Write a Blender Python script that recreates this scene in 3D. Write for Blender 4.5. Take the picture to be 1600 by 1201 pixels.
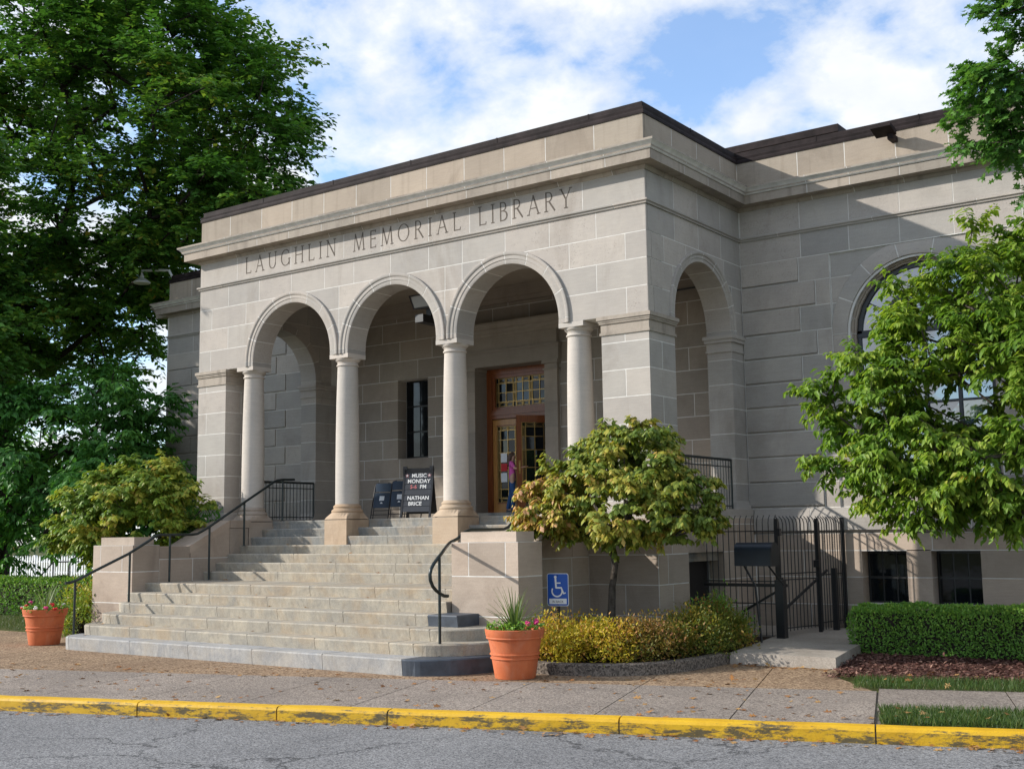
import bpy, bmesh, math, random
import numpy as np
from mathutils import Vector, Matrix, noise as mnoise
random.seed(7); RNG = np.random.default_rng(7)
R = math.radians
scene = bpy.context.scene
COL = scene.collection
for o in list(bpy.data.objects): bpy.data.objects.remove(o)

# ------------------------------------------------------------------ camera
CAM = Vector((9.473, -16.894, 1.826))
yaw, pit, rol = R(36.015), R(7.159), R(-0.813)
fw = Vector((-math.sin(yaw)*math.cos(pit), math.cos(yaw)*math.cos(pit), math.sin(pit)))
rt = Vector((math.cos(yaw), math.sin(yaw), 0)); up = rt.cross(fw)
rt2 = rt*math.cos(rol) + up*math.sin(rol); up2 = up*math.cos(rol) - rt*math.sin(rol)
cd = bpy.data.cameras.new('camera'); cam = bpy.data.objects.new('camera', cd); COL.objects.link(cam)
m = Matrix((rt2, up2, -fw)).transposed().to_4x4(); m.translation = CAM
cam.matrix_world = m
cd.sensor_width = 36; cd.lens = 36*1846.451/1600; cd.clip_end = 3000; cd.clip_start = .1
scene.camera = cam
scene.render.resolution_x = 1024; scene.render.resolution_y = 768

# ------------------------------------------------------------------ sky and sun
SUN = Vector((1.5, 1.0, -0.865))
w = bpy.data.worlds.new('World'); scene.world = w; w.use_nodes = True
nt = w.node_tree; nt.nodes.clear()
def wn(t, **k):
    n = nt.nodes.new(t)
    for a, b in k.items(): setattr(n, a, b)
    return n
out = wn('ShaderNodeOutputWorld'); bg = wn('ShaderNodeBackground'); bg.inputs[1].default_value = .142
sky = wn('ShaderNodeTexSky', sky_type='NISHITA', sun_disc=False)
sky.sun_elevation = math.atan2(.865, math.hypot(1.5, 1)); sky.sun_rotation = math.atan2(-1.5, -1.0)
sky.altitude = 200; sky.air_density = 1.0; sky.dust_density = 0.4; sky.ozone_density = 1.5
tc = wn('ShaderNodeTexCoord'); sep = wn('ShaderNodeSeparateXYZ'); nt.links.new(tc.outputs['Generated'], sep.inputs[0])
def wm(op, a, b=None, c=None, clamp=False):
    n = wn('ShaderNodeMath', operation=op, use_clamp=clamp)
    for i, v in enumerate((a, b, c)):
        if v is None: continue
        if isinstance(v, (int, float)): n.inputs[i].default_value = v
        else: nt.links.new(v, n.inputs[i])
    return n.outputs[0]
zz = wm('ADD', wm('MAXIMUM', sep.outputs[2], 0.0), .42)
cx_ = wm('DIVIDE', sep.outputs[0], zz); cy_ = wm('DIVIDE', sep.outputs[1], zz)
cmb = wn('ShaderNodeCombineXYZ'); nt.links.new(cx_, cmb.inputs[0]); nt.links.new(cy_, cmb.inputs[1]); cmb.inputs[2].default_value = 3.7
def wnoise(scale, det, rough, dist=0.0):
    n = wn('ShaderNodeTexNoise'); n.inputs['Scale'].default_value = scale; n.inputs['Detail'].default_value = det
    n.inputs['Roughness'].default_value = rough; n.inputs['Distortion'].default_value = dist
    nt.links.new(cmb.outputs[0], n.inputs['Vector']); return n.outputs[0]
n1 = wnoise(4.6, 7, .52, .15); n2 = wnoise(15, 7, .6, .15)
cl = wm('ADD', wm('MULTIPLY', n1, .72), wm('MULTIPLY', n2, .28))
ramp = wn('ShaderNodeValToRGB'); nt.links.new(cl, ramp.inputs[0])
ramp.color_ramp.elements[0].position = .425; ramp.color_ramp.elements[0].color = (.13, .13, .13, 1)
ramp.color_ramp.elements[1].position = .565; ramp.color_ramp.elements[1].color = (1, 1, 1, 1)
e_ = ramp.color_ramp.elements.new(.48); e_.color = (.55, .55, .55, 1)
n3 = wnoise(9, 6, .55, .1)
cr = wn('ShaderNodeValToRGB'); nt.links.new(n3, cr.inputs[0])
cr.color_ramp.elements[0].position = .32; cr.color_ramp.elements[0].color = (3.55, 3.75, 4.0, 1)
cr.color_ramp.elements[1].position = .58; cr.color_ramp.elements[1].color = (4.25, 4.32, 4.4, 1)
skc = wn('ShaderNodeMix', data_type='RGBA', blend_type='MULTIPLY'); skc.inputs['Factor'].default_value = 1
nt.links.new(sky.outputs[0], skc.inputs[6]); skc.inputs[7].default_value = (.86, 1.0, 1.15, 1)
mx = wn('ShaderNodeMix', data_type='RGBA')
nt.links.new(wm('MULTIPLY', ramp.outputs[0], .96), mx.inputs['Factor'])
nt.links.new(skc.outputs[2], mx.inputs[6]); nt.links.new(cr.outputs[0], mx.inputs[7])
nt.links.new(mx.outputs[2], bg.inputs[0]); nt.links.new(bg.outputs[0], out.inputs[0])
sl = bpy.data.lights.new('sun', 'SUN'); sl.energy = 3.4; sl.angle = R(.6); sl.color = (1, .945, .87)
so = bpy.data.objects.new('sun', sl); COL.objects.link(so)
so.rotation_euler = SUN.to_track_quat('-Z', 'Y').to_euler(); so.location = (-30, -20, 30)
scene.view_settings.view_transform = 'Standard'; scene.view_settings.look = 'None'
scene.view_settings.exposure = .80; scene.view_settings.gamma = 1
scene.render.engine = 'CYCLES'

# ------------------------------------------------------------------ helpers
class MB:
    def __init__(s): s.v = []; s.f = []
    def add(s, vs, fs):
        b = len(s.v); s.v += [tuple(p) for p in vs]; s.f += [tuple(b+i for i in f) for f in fs]; return s
    def box(s, x0, x1, y0, y1, z0, z1):
        return s.add([(x0,y0,z0),(x1,y0,z0),(x1,y1,z0),(x0,y1,z0),(x0,y0,z1),(x1,y0,z1),(x1,y1,z1),(x0,y1,z1)],
                     [(3,2,1,0),(4,5,6,7),(0,1,5,4),(1,2,6,5),(2,3,7,6),(3,0,4,7)])
    def hexa(s, lo, hi):   # two quads
        return s.add(list(lo)+list(hi), [(3,2,1,0),(4,5,6,7),(0,1,5,4),(1,2,6,5),(2,3,7,6),(3,0,4,7)])
    def tube(s, pts, r, n=8, cap=True):
        pts = [Vector(p) for p in pts]; rs = r if isinstance(r, (list, tuple)) else [r]*len(pts)
        rings = []; prev = None
        for i, p in enumerate(pts):
            d = (pts[min(i+1, len(pts)-1)] - pts[max(i-1, 0)]).normalized()
            if prev is None:
                a = d.orthogonal().normalized()
            else:
                a = (prev - d*prev.dot(d))
                a = a.normalized() if a.length > 1e-6 else d.orthogonal().normalized()
            prev = a; b = d.cross(a)
            rings.append([p + (a*math.cos(2*math.pi*k/n) + b*math.sin(2*math.pi*k/n))*rs[i] for k in range(n)])
        base = len(s.v)
        for rg in rings: s.v += [tuple(q) for q in rg]
        for i in range(len(rings)-1):
            for k in range(n):
                s.f.append((base+i*n+k, base+i*n+(k+1) % n, base+(i+1)*n+(k+1) % n, base+(i+1)*n+k))
        if cap:
            s.f.append(tuple(base+k for k in reversed(range(n)))); s.f.append(tuple(base+(len(rings)-1)*n+k for k in range(n)))
        return s
    def lathe(s, c, prof, n=32):
        base = len(s.v)
        for r, z in prof:
            for k in range(n): s.v.append((c[0]+r*math.cos(2*math.pi*k/n), c[1]+r*math.sin(2*math.pi*k/n), c[2]+z))
        for i in range(len(prof)-1):
            for k in range(n): s.f.append((base+i*n+k, base+i*n+(k+1) % n, base+(i+1)*n+(k+1) % n, base+(i+1)*n+k))
        s.f.append(tuple(base+k for k in reversed(range(n)))); s.f.append(tuple(base+(len(prof)-1)*n+k for k in range(n)))
        return s
    def prism(s, poly, z0, z1):
        n = len(poly)
        s.add([(x, y, z0) for x, y in poly]+[(x, y, z1) for x, y in poly],
              [tuple(reversed(range(n))), tuple(range(n, 2*n))]+[(i, (i+1) % n, n+(i+1) % n, n+i) for i in range(n)])
        return s
    def mesh(s, name, smooth=False, recalc=True):
        me = bpy.data.meshes.new(name); me.from_pydata(s.v, [], s.f)
        if recalc:
            bm = bmesh.new(); bm.from_mesh(me); bmesh.ops.recalc_face_normals(bm, faces=bm.faces); bm.to_mesh(me); bm.free()
        if smooth: sm(me, 40)
        return me
def sm(me, deg):
    me.shade_smooth()
    bm = bmesh.new(); bm.from_mesh(me)
    for e in bm.edges:
        e.smooth = (len(e.link_faces) != 2) or (e.calc_face_angle(0) < R(deg))
    bm.to_mesh(me); bm.free()
def tag(o, label=None, cat=None, group=None, kind=None):
    if label: o['label'] = label
    if cat: o['category'] = cat
    if group: o['group'] = group
    if kind: o['kind'] = kind
    return o
def attach(o, parent):
    if parent is not None:
        o.parent = parent
        o.matrix_parent_inverse = wmat(parent).inverted()
def wmat(o):
    m_ = o.matrix_basis.copy(); p = o
    while p.parent is not None:
        m_ = p.parent.matrix_basis @ p.matrix_parent_inverse @ m_ if False else (wmat(p.parent) @ p.matrix_parent_inverse @ m_)
        return m_
    return m_
def obj(name, me, mat, parent=None, smooth=False):
    if isinstance(me, MB): me = me.mesh(name, smooth)
    if mat is not None and len(me.materials) == 0: me.materials.append(mat)
    o = bpy.data.objects.new(name, me); COL.objects.link(o); attach(o, parent); return o
def empty(name, loc, label=None, cat=None, group=None):
    o = bpy.data.objects.new(name, None); o.location = loc; o.empty_display_size = .1; COL.objects.link(o)
    return tag(o, label, cat, group)
def copy_tree(o, mat, parent=None):
    c = o.copy(); COL.objects.link(c)
    if parent is None: c.matrix_basis = mat
    else: c.parent = parent
    for ch in list(o.children): copy_tree(ch, None, c)
    return c

# ------------------------------------------------------------------ materials
MATS = {}
def newmat(name):
    mt = bpy.data.materials.new(name); mt.use_nodes = True; MATS[name] = mt
    t = mt.node_tree; b = t.nodes['Principled BSDF']; return mt, t, b
def nd(t, typ, **k):
    n = t.nodes.new(typ)
    for a, b in k.items(): setattr(n, a, b)
    return n
def mixc(t, f, a, b, mode='MIX'):
    n = nd(t, 'ShaderNodeMix', data_type='RGBA', blend_type=mode)
    for i, v in ((0, f), (6, a), (7, b)):
        if hasattr(v, 'is_output'): t.links.new(v, n.inputs[i])
        elif i == 0: n.inputs[0].default_value = v
        else: n.inputs[i].default_value = (*v, 1)
    return n.outputs[2]
def mth(t, op, a, b=None, clamp=False):
    n = nd(t, 'ShaderNodeMath', operation=op, use_clamp=clamp)
    for i, v in enumerate((a, b)):
        if v is None: continue
        if hasattr(v, 'is_output'): t.links.new(v, n.inputs[i])
        else: n.inputs[i].default_value = v
    return n.outputs[0]
def tnoise(t, scale, det=4, rough=.55, vec=None, dist=0):
    n = nd(t, 'ShaderNodeTexNoise'); n.inputs['Scale'].default_value = scale; n.inputs['Detail'].default_value = det
    n.inputs['Roughness'].default_value = rough; n.inputs['Distortion'].default_value = dist
    if vec is not None: t.links.new(vec, n.inputs['Vector'])
    return n.outputs[0]
def rampf(t, f, p0, p1, c0=(0,0,0), c1=(1,1,1)):
    n = nd(t, 'ShaderNodeValToRGB'); t.links.new(f, n.inputs[0])
    e = n.color_ramp.elements; e[0].position = p0; e[1].position = p1; e[0].color = (*c0, 1); e[1].color = (*c1, 1)
    return n.outputs[0]
def gpos(t, scale=(1,1,1)):
    g = nd(t, 'ShaderNodeNewGeometry'); mp = nd(t, 'ShaderNodeMapping'); mp.inputs['Scale'].default_value = scale
    t.links.new(g.outputs['Position'], mp.inputs[0]); return mp.outputs[0]
def bump(t, b, h, strength=.3, dist=.01):
    n = nd(t, 'ShaderNodeBump'); n.inputs['Strength'].default_value = strength; n.inputs['Distance'].default_value = dist
    t.links.new(h, n.inputs['Height']); t.links.new(n.outputs[0], b.inputs['Normal'])
def plain(name, c, rough=.6, metal=0, spec=.5, var=.12, scale=6):
    mt, t, b = newmat(name); v = gpos(t)
    col = mixc(t, rampf(t, tnoise(t, scale, 5, .6, v), .3, .7), tuple(x*(1-var) for x in c), tuple(min(1, x*(1+var)) for x in c))
    t.links.new(col, b.inputs['Base Color']); b.inputs['Roughness'].default_value = rough; b.inputs['Metallic'].default_value = metal
    b.inputs['Specular IOR Level'].default_value = spec
    return mt
def stone(name, ca, cb, stain=(.16,.13,.10), stain_amt=.35, grain=.10, rnd=.35, streak=0.0, pits=0.0):
    mt, t, b = newmat(name); v = gpos(t)
    oi = nd(t, 'ShaderNodeObjectInfo')
    f = mth(t, 'ADD', mth(t, 'MULTIPLY', oi.outputs['Random'], rnd), mth(t, 'MULTIPLY', tnoise(t, 1.7, 5, .6, v), 1-rnd))
    base = mixc(t, rampf(t, f, .25, .75), ca, cb)
    # tint by stone
    wn_ = nd(t, 'ShaderNodeTexWhiteNoise', noise_dimensions='1D'); t.links.new(oi.outputs['Random'], wn_.inputs['W'])
    warm = mixc(t, mth(t, 'MULTIPLY', wn_.outputs['Value'], .5), base, mixc(t, 1.0, base, (1.05,.985,.95), 'MULTIPLY'))
    val = mixc(t, 1.0, warm, rampf(t, wn_.outputs['Value'], 0, 1, (.90,.905,.91), (1.06,1.055,1.05)), 'MULTIPLY')
    g = tnoise(t, 90, 3, .7, v)
    bed = tnoise(t, 4, 4, .6, gpos(t, (1, 1, 9)))
    col = mixc(t, 1.0, val, rampf(t, g, .3, .7, (1-grain,)*3, (1+grain,)*3), 'MULTIPLY')
    col = mixc(t, 1.0, col, rampf(t, bed, .25, .75, (.93,.93,.93), (1.05,1.05,1.05)), 'MULTIPLY')
    st = rampf(t, tnoise(t, .9, 6, .68, gpos(t, (1, 1, .45)), 1.2), .52, .75)
    col = mixc(t, mth(t, 'MULTIPLY', st, stain_amt), col, stain)
    if streak > 0:
        sk = rampf(t, tnoise(t, 2.2, 4, .6, gpos(t, (3.2, 3.2, .12))), .55, .72)
        col = mixc(t, mth(t, 'MULTIPLY', sk, streak), col, stain)
    pit = None
    if pits > 0:   # a few stones are pocked with fossil pits
        vo = nd(t, 'ShaderNodeTexVoronoi'); vo.inputs['Scale'].default_value = 26; t.links.new(gpos(t, (1, 1, 1.5)), vo.inputs['Vector'])
        pit = mth(t, 'MULTIPLY', mth(t, 'MULTIPLY', rampf(t, vo.outputs['Distance'], .16, .34, (1,1,1), (0,0,0)), rampf(t, tnoise(t, 6, 4, .6, v), .45, .6)), mth(t, 'GREATER_THAN', wn_.outputs['Value'], .74))
        col = mixc(t, mth(t, 'MULTIPLY', pit, pits*.55), col, (.16,.145,.125))
    t.links.new(col, b.inputs['Base Color']); b.inputs['Roughness'].default_value = .85
    b.inputs['Specular IOR Level'].default_value = .25
    h_ = mth(t, 'ADD', mth(t, 'MULTIPLY', g, .35), tnoise(t, 22, 4, .6, v))
    if pit is not None: h_ = mth(t, 'SUBTRACT', h_, mth(t, 'MULTIPLY', pit, 1.2))
    bump(t, b, h_, .4, .007)
    return mt
M_STONE = stone('limestone', (.335,.314,.288), (.43,.398,.355), stain_amt=.38, streak=.05, rnd=.28, pits=.8)
M_PARA = stone('parapet_limestone', (.285,.242,.193), (.37,.318,.254), stain=(.17,.135,.10), stain_amt=.55, streak=.3)
M_CORN = stone('cornice_limestone', (.28,.245,.205), (.385,.34,.283), stain=(.105,.085,.07), stain_amt=.6, streak=.4)
M_CHEEK = stone('buff_limestone', (.33,.27,.215), (.45,.375,.305), stain=(.14,.10,.075), stain_amt=.45)
M_BASE = stone('pedestal_limestone', (.36,.26,.17), (.46,.36,.26), stain=(.17,.10,.06), stain_amt=.6)
M_COLUMN = stone('column_limestone', (.44,.41,.37), (.52,.475,.42), stain_amt=.18, rnd=.1)
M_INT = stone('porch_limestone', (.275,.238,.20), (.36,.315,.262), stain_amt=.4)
M_MORTAR = plain('white_mortar', (.62,.60,.56), .9, spec=.1, var=.15)
M_DARKMORTAR = plain('grey_joint', (.15,.13,.11), .9, spec=.1)
M_STEPJOINT = plain('step_joint', (.22,.19,.155), .9, spec=.1)
M_MAILBOX = plain('dark_mailbox_paint', (.008,.015,.024), .4, var=.2)
M_COPING = plain('weathered_copper_coping', (.021,.0155,.0155), .7, metal=0, spec=.12, var=.6, scale=3)
M_BLACK = plain('black_painted_iron', (.012,.012,.013), .42, var=.2)
M_RAIL = plain('dark_green_iron', (.022,.030,.030), .35, metal=.3, var=.35, scale=14)
M_BRASS = plain('brass_came', (.42,.27,.10), .35, metal=.9)
M_WOOD = None
def woodmat(name, a, bcol, rough=.3):
    mt, t, b = newmat(name)
    n = tnoise(t, 5, 6, .65, gpos(t, (9, 9, .6)), .6)
    t.links.new(mixc(t, rampf(t, n, .3, .7), a, bcol), b.inputs['Base Color']); b.inputs['Roughness'].default_value = rough
    bump(t, b, n, .15, .004); return mt
M_WOOD = woodmat('varnished_red_oak', (.125,.033,.010), (.26,.078,.022))
M_OAK = woodmat('golden_oak', (.30,.13,.032), (.48,.24,.065))
def glassmat(name, c, rough=.04, spec=.9):
    mt, t, b = newmat(name); b.inputs['Base Color'].default_value = (*c, 1); b.inputs['Roughness'].default_value = rough
    b.inputs['Specular IOR Level'].default_value = spec; b.inputs['IOR'].default_value = 1.6
    bump(t, b, tnoise(t, 3.5, 2, .5, gpos(t)), .12, .01); return mt
M_GLASS = glassmat('dark_window_glass', (.006,.008,.010), .05, .5)
M_GLASS.node_tree.nodes['Principled BSDF'].inputs['IOR'].default_value = 1.4
M_SKYGLASS = glassmat('sky_reflecting_glass', (.03,.055,.085), .03, 1.0)
M_SKYGLASS.node_tree.nodes['Principled BSDF'].inputs['IOR'].default_value = 2.1
M_WHITE = plain('white_paint', (.74,.75,.76), .55, var=.08)
M_NAVY = plain('navy_metal', (.012,.028,.050), .38, metal=.2, var=.25)
M_BLUE = plain('blue_sign_face', (.008,.085,.42), .4, var=.06)
M_TERRA = None
def terramat():
    mt, t, b = newmat('terracotta'); v = gpos(t)
    n = rampf(t, tnoise(t, 5, 6, .65, gpos(t, (1, 1, .6))), .35, .7)
    col = mixc(t, n, (.47,.105,.032), (.57,.155,.052))
    col = mixc(t, mth(t, 'MULTIPLY', rampf(t, tnoise(t, 4, 7, .75, gpos(t, (1, 1, .5)), .6), .5, .72), .28), col, (.52,.30,.20))
    col = mixc(t, mth(t, 'MULTIPLY', rampf(t, tnoise(t, 7, 6, .7, v, .4), .56, .7), .45), col, (.27,.085,.04))
    t.links.new(col, b.inputs['Base Color']); b.inputs['Roughness'].default_value = .75
    bump(t, b, tnoise(t, 60, 3, .6, v), .2, .004); return mt
M_TERRA = terramat()
def stepmat(name, a, c, d, rust=(.40,.27,.14)):
    mt, t, b = newmat(name); v = gpos(t); oi = nd(t, 'ShaderNodeObjectInfo')
    n = tnoise(t, 2.0, 7, .7, v, 1.0)
    f = mth(t, 'ADD', mth(t, 'MULTIPLY', n, .95), mth(t, 'MULTIPLY', oi.outputs['Random'], .05))
    col = mixc(t, rampf(t, f, .34, .62), a, c)
    cloudy = rampf(t, tnoise(t, 4.5, 8, .74, gpos(t, (1, 1, .6)), 1.6), .47, .70)
    col = mixc(t, mth(t, 'MULTIPLY', cloudy, .48), col, d)
    drip = rampf(t, tnoise(t, 9, 5, .65, gpos(t, (2.2, 2.2, .16)), .3), .50, .70)
    col = mixc(t, mth(t, 'MULTIPLY', drip, .24), col, tuple(x*.75 for x in d))
    ru = rampf(t, tnoise(t, 1.3, 6, .68, v, .8), .47, .66)
    col = mixc(t, mth(t, 'MULTIPLY', ru, .38), col, rust)
    sp = rampf(t, tnoise(t, 30, 4, .7, v), .62, .74); col = mixc(t, mth(t, 'MULTIPLY', sp, .5), col, tuple(x*.5 for x in d))
    col = mixc(t, 1.0, col, rampf(t, tnoise(t, 75, 3, .7, v), .3, .7, (.82,)*3, (1.13,)*3), 'MULTIPLY')
    t.links.new(col, b.inputs['Base Color']); b.inputs['Roughness'].default_value = .85; b.inputs['Specular IOR Level'].default_value = .25
    bump(t, b, mth(t, 'ADD', tnoise(t, 12, 6, .68, v), mth(t, 'MULTIPLY', tnoise(t, 80, 2, .6, v), .35)), .6, .012)
    return mt
M_STEP1 = stepmat('grey_bottom_step_stone', (.29,.295,.30), (.40,.385,.36), (.16,.17,.185), (.34,.29,.22))
M_STEP = stepmat('weathered_step_stone', (.29,.27,.232), (.425,.378,.298), (.17,.155,.135))
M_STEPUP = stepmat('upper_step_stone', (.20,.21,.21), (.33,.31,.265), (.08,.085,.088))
M_STEPDARK = plain('new_bluestone', (.050,.062,.080), .5, var=.3)
def aggmat(name, base, dark, light, scale=70, amt=1.0, stainc=None):
    mt, t, b = newmat(name); v = gpos(t)
    vo = nd(t, 'ShaderNodeTexVoronoi'); vo.inputs['Scale'].default_value = scale; t.links.new(v, vo.inputs['Vector'])
    sepc = nd(t, 'ShaderNodeSeparateColor'); t.links.new(vo.outputs['Color'], sepc.inputs[0])
    c = mixc(t, rampf(t, sepc.outputs[0], .1, .9), dark, light)
    c = mixc(t, 1-amt, c, base)
    big = rampf(t, tnoise(t, .8, 6, .65, v, .5), .3, .72, (.76,.76,.77), (1.12,1.11,1.10))
    c = mixc(t, 1.0, c, big, 'MULTIPLY')
    oi = nd(t, 'ShaderNodeObjectInfo')
    c = mixc(t, 1.0, c, rampf(t, oi.outputs['Random'], 0, 1, (.92,.92,.92), (1.06,1.06,1.06)), 'MULTIPLY')
    if stainc:
        c = mixc(t, mth(t, 'MULTIPLY', rampf(t, tnoise(t, .55, 6, .7, v, 1.0), .5, .72), .6), c, stainc)
    t.links.new(c, b.inputs['Base Color']); b.inputs['Roughness'].default_value = .9; b.inputs['Specular IOR Level'].default_value = .2
    bump(t, b, mth(t, 'ADD', vo.outputs['Distance'], mth(t, 'MULTIPLY', tnoise(t, 8, 4, .6, v), .4)), .5, .006)
    return mt
M_WALK = aggmat('pavement_concrete', (.26,.222,.19), (.125,.10,.085), (.40,.345,.29), 72, .92, (.19,.16,.137))
M_PLAZA = aggmat('exposed_aggregate', (.27,.19,.125), (.12,.072,.042), (.42,.30,.19), 42, .97, (.18,.115,.07))
M_KERBAGG = aggmat('dark_aggregate_kerb', (.13,.11,.09), (.06,.05,.042), (.24,.20,.165), 50, .95)
M_SLAB = aggmat('path_concrete', (.38,.34,.29), (.28,.25,.21), (.45,.40,.34), 55, .5, (.2,.17,.14))
def roadmat():
    mt, t, b = newmat('worn_asphalt'); v = gpos(t)
    vo = nd(t, 'ShaderNodeTexVoronoi'); vo.inputs['Scale'].default_value = 78; t.links.new(v, vo.inputs['Vector'])
    sepc = nd(t, 'ShaderNodeSeparateColor'); t.links.new(vo.outputs['Color'], sepc.inputs[0])
    c = mixc(t, rampf(t, sepc.outputs[0], .05, .95), (.075,.076,.080), (.30,.298,.296))
    c = mixc(t, 1.0, c, rampf(t, tnoise(t, .6, 6, .65, v, .4), .3, .72, (.82,.82,.83), (1.12,1.12,1.12)), 'MULTIPLY')
    # cracks: edges of a distorted large cell pattern, only in places
    wv = nd(t, 'ShaderNodeVectorMath', operation='ADD'); t.links.new(v, wv.inputs[0])
    nn = nd(t, 'ShaderNodeTexNoise'); nn.inputs['Scale'].default_value = 2.2; nn.inputs['Detail'].default_value = 6; nn.inputs['Roughness'].default_value = .7; t.links.new(v, nn.inputs['Vector'])
    sc = nd(t, 'ShaderNodeVectorMath', operation='SCALE'); sc.inputs['Scale'].default_value = .9; t.links.new(nn.outputs['Color'], sc.inputs[0]); t.links.new(sc.outputs[0], wv.inputs[1])
    ce = nd(t, 'ShaderNodeTexVoronoi', feature='DISTANCE_TO_EDGE'); ce.inputs['Scale'].default_value = .42; t.links.new(wv.outputs[0], ce.inputs['Vector'])
    cr_ = mth(t, 'LESS_THAN', ce.outputs['Distance'], .0075)
    cr_ = mth(t, 'MULTIPLY', cr_, rampf(t, tnoise(t, .45, 3, .5, v), .36, .5))
    c = mixc(t, mth(t, 'MULTIPLY', cr_, .8), c, (.04,.04,.042))
    t.links.new(c, b.inputs['Base Color']); b.inputs['Roughness'].default_value = .88; b.inputs['Specular IOR Level'].default_value = .25
    bump(t, b, mth(t, 'SUBTRACT', vo.outputs['Distance'], mth(t, 'MULTIPLY', cr_, 2)), .5, .006); return mt
M_ROAD = roadmat()
def kerbmat():
    mt, t, b = newmat('worn_yellow_paint'); v = gpos(t)
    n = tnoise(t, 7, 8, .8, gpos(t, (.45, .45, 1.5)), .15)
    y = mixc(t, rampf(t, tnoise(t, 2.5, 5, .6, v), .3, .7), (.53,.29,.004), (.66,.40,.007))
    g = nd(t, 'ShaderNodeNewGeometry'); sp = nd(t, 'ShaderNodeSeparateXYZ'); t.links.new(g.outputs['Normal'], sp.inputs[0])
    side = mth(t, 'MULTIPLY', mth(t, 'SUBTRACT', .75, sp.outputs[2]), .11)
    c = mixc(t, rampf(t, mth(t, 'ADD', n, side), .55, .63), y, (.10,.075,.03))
    t.links.new(c, b.inputs['Base Color']); b.inputs['Roughness'].default_value = .6
    bump(t, b, tnoise(t, 9, 6, .7, v), .6, .012); return mt
M_KERB = kerbmat()
def groundmat(name, a, bcol, scale=30):
    mt, t, b = newmat(name); v = gpos(t)
    c = mixc(t, rampf(t, tnoise(t, scale, 5, .7, v), .35, .65), a, bcol)
    t.links.new(c, b.inputs['Base Color']); b.inputs['Roughness'].default_value = .95; b.inputs['Specular IOR Level'].default_value = .1
    bump(t, b, tnoise(t, scale, 4, .7, v), .8, .03); return mt
M_LAWN = groundmat('lawn_soil', (.05,.06,.018), (.10,.105,.035), 9)
M_MULCH = groundmat('red_mulch', (.055,.024,.018), (.155,.075,.058), 45)
M_SOIL = groundmat('soil', (.03,.02,.014), (.07,.048,.033), 30)
M_BARK = groundmat('grey_bark', (.035,.028,.022), (.10,.085,.07), 12)
M_DARKBARK = groundmat('dark_bark', (.018,.014,.011), (.05,.042,.034), 12)
def leafmat(name, cols, trans=.35, rough=.5):
    mt, t, b = newmat(name); at = nd(t, 'ShaderNodeAttribute', attribute_name='rnd')
    n = nd(t, 'ShaderNodeValToRGB'); t.links.new(at.outputs['Fac'], n.inputs[0]); e = n.color_ramp.elements
    while len(e) < len(cols): e.new(.5)
    for i, (p, c) in enumerate(cols): e[i].position = p; e[i].color = (*c, 1)
    t.links.new(n.outputs[0], b.inputs['Base Color']); b.inputs['Roughness'].default_value = rough; b.inputs['Specular IOR Level'].default_value = .35
    tr = nd(t, 'ShaderNodeBsdfTranslucent'); t.links.new(mixc(t, 1.0, n.outputs[0], (1.25,1.3,.7), 'MULTIPLY'), tr.inputs[0])
    ms = nd(t, 'ShaderNodeMixShader'); ms.inputs[0].default_value = trans
    t.links.new(b.outputs[0], ms.inputs[1]); t.links.new(tr.outputs[0], ms.inputs[2])
    t.links.new(ms.outputs[0], t.nodes['Material Output'].inputs[0]); return mt
M_OAKLEAF = leafmat('oak_leaf', [(0,(0.043,0.121,0.024)),(.55,(0.090,0.224,0.037)),(.9,(0.198,0.328,0.048)),(1,(0.380,0.258,0.051))])
M_OAKLEAF2 = leafmat('near_oak_leaf', [(0,(0.038,0.108,0.023)),(.6,(0.083,0.209,0.040)),(.95,(0.152,0.278,0.051)),(1,(0.240,0.228,0.051))])
M_DARKLEAF = leafmat('dark_green_leaf', [(0,(0.031,0.108,0.025)),(.6,(0.079,0.233,0.044)),(1,(0.167,0.355,0.065))])
M_DOGLEAF = leafmat('turning_dogwood_leaf', [(0,(0.075,0.141,0.024)),(.35,(0.186,0.245,0.035)),(.62,(0.402,0.364,0.052)),(.82,(0.491,0.283,0.081)),(1,(0.600,0.342,0.194))], .3)
M_DOGLEAF2 = leafmat('yellow_green_dogwood_leaf', [(0,(0.078,0.163,0.022)),(.45,(0.194,0.287,0.034)),(.85,(0.420,0.396,0.054)),(1,(0.466,0.279,0.070))], .3)
M_PEARLEAF = leafmat('light_green_leaf', [(0,(0.065,0.154,0.017)),(.5,(0.166,0.279,0.031)),(.9,(0.309,0.392,0.054)),(.985,(0.392,0.404,0.072)),(1,(0.600,0.190,0.024))], .4)
M_HEDGELEAF = leafmat('hedge_leaf', [(0,(0.071,0.181,0.031)),(.6,(0.161,0.332,0.048)),(1,(0.343,0.503,0.080))], .25)
M_BARBERRY = leafmat('golden_shrub_leaf', [(0,(0.121,0.154,0.015)),(.4,(0.330,0.297,0.022)),(.75,(0.572,0.418,0.033)),(1,(0.528,0.253,0.066))], .3)
M_GRASS = leafmat('grass_blade', [(0,(.035,.075,.014)),(.6,(.065,.12,.025)),(.9,(.13,.14,.04)),(1,(.24,.19,.09))], .3)
M_SPIKE = leafmat('spike_leaf', [(0,(.07,.12,.03)),(1,(.20,.26,.08))], .3)
M_FALLEN = leafmat('fallen_leaf', [(0,(.20,.075,.02)),(.5,(.33,.15,.045)),(1,(.42,.26,.10))], .1, .8)
M_PINK = plain('pink_petal', (.62,.05,.20), .6); M_RED = plain('red_petal', (.55,.015,.02), .6)
M_WHITEF = plain('white_petal', (.75,.70,.66), .6)

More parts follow.
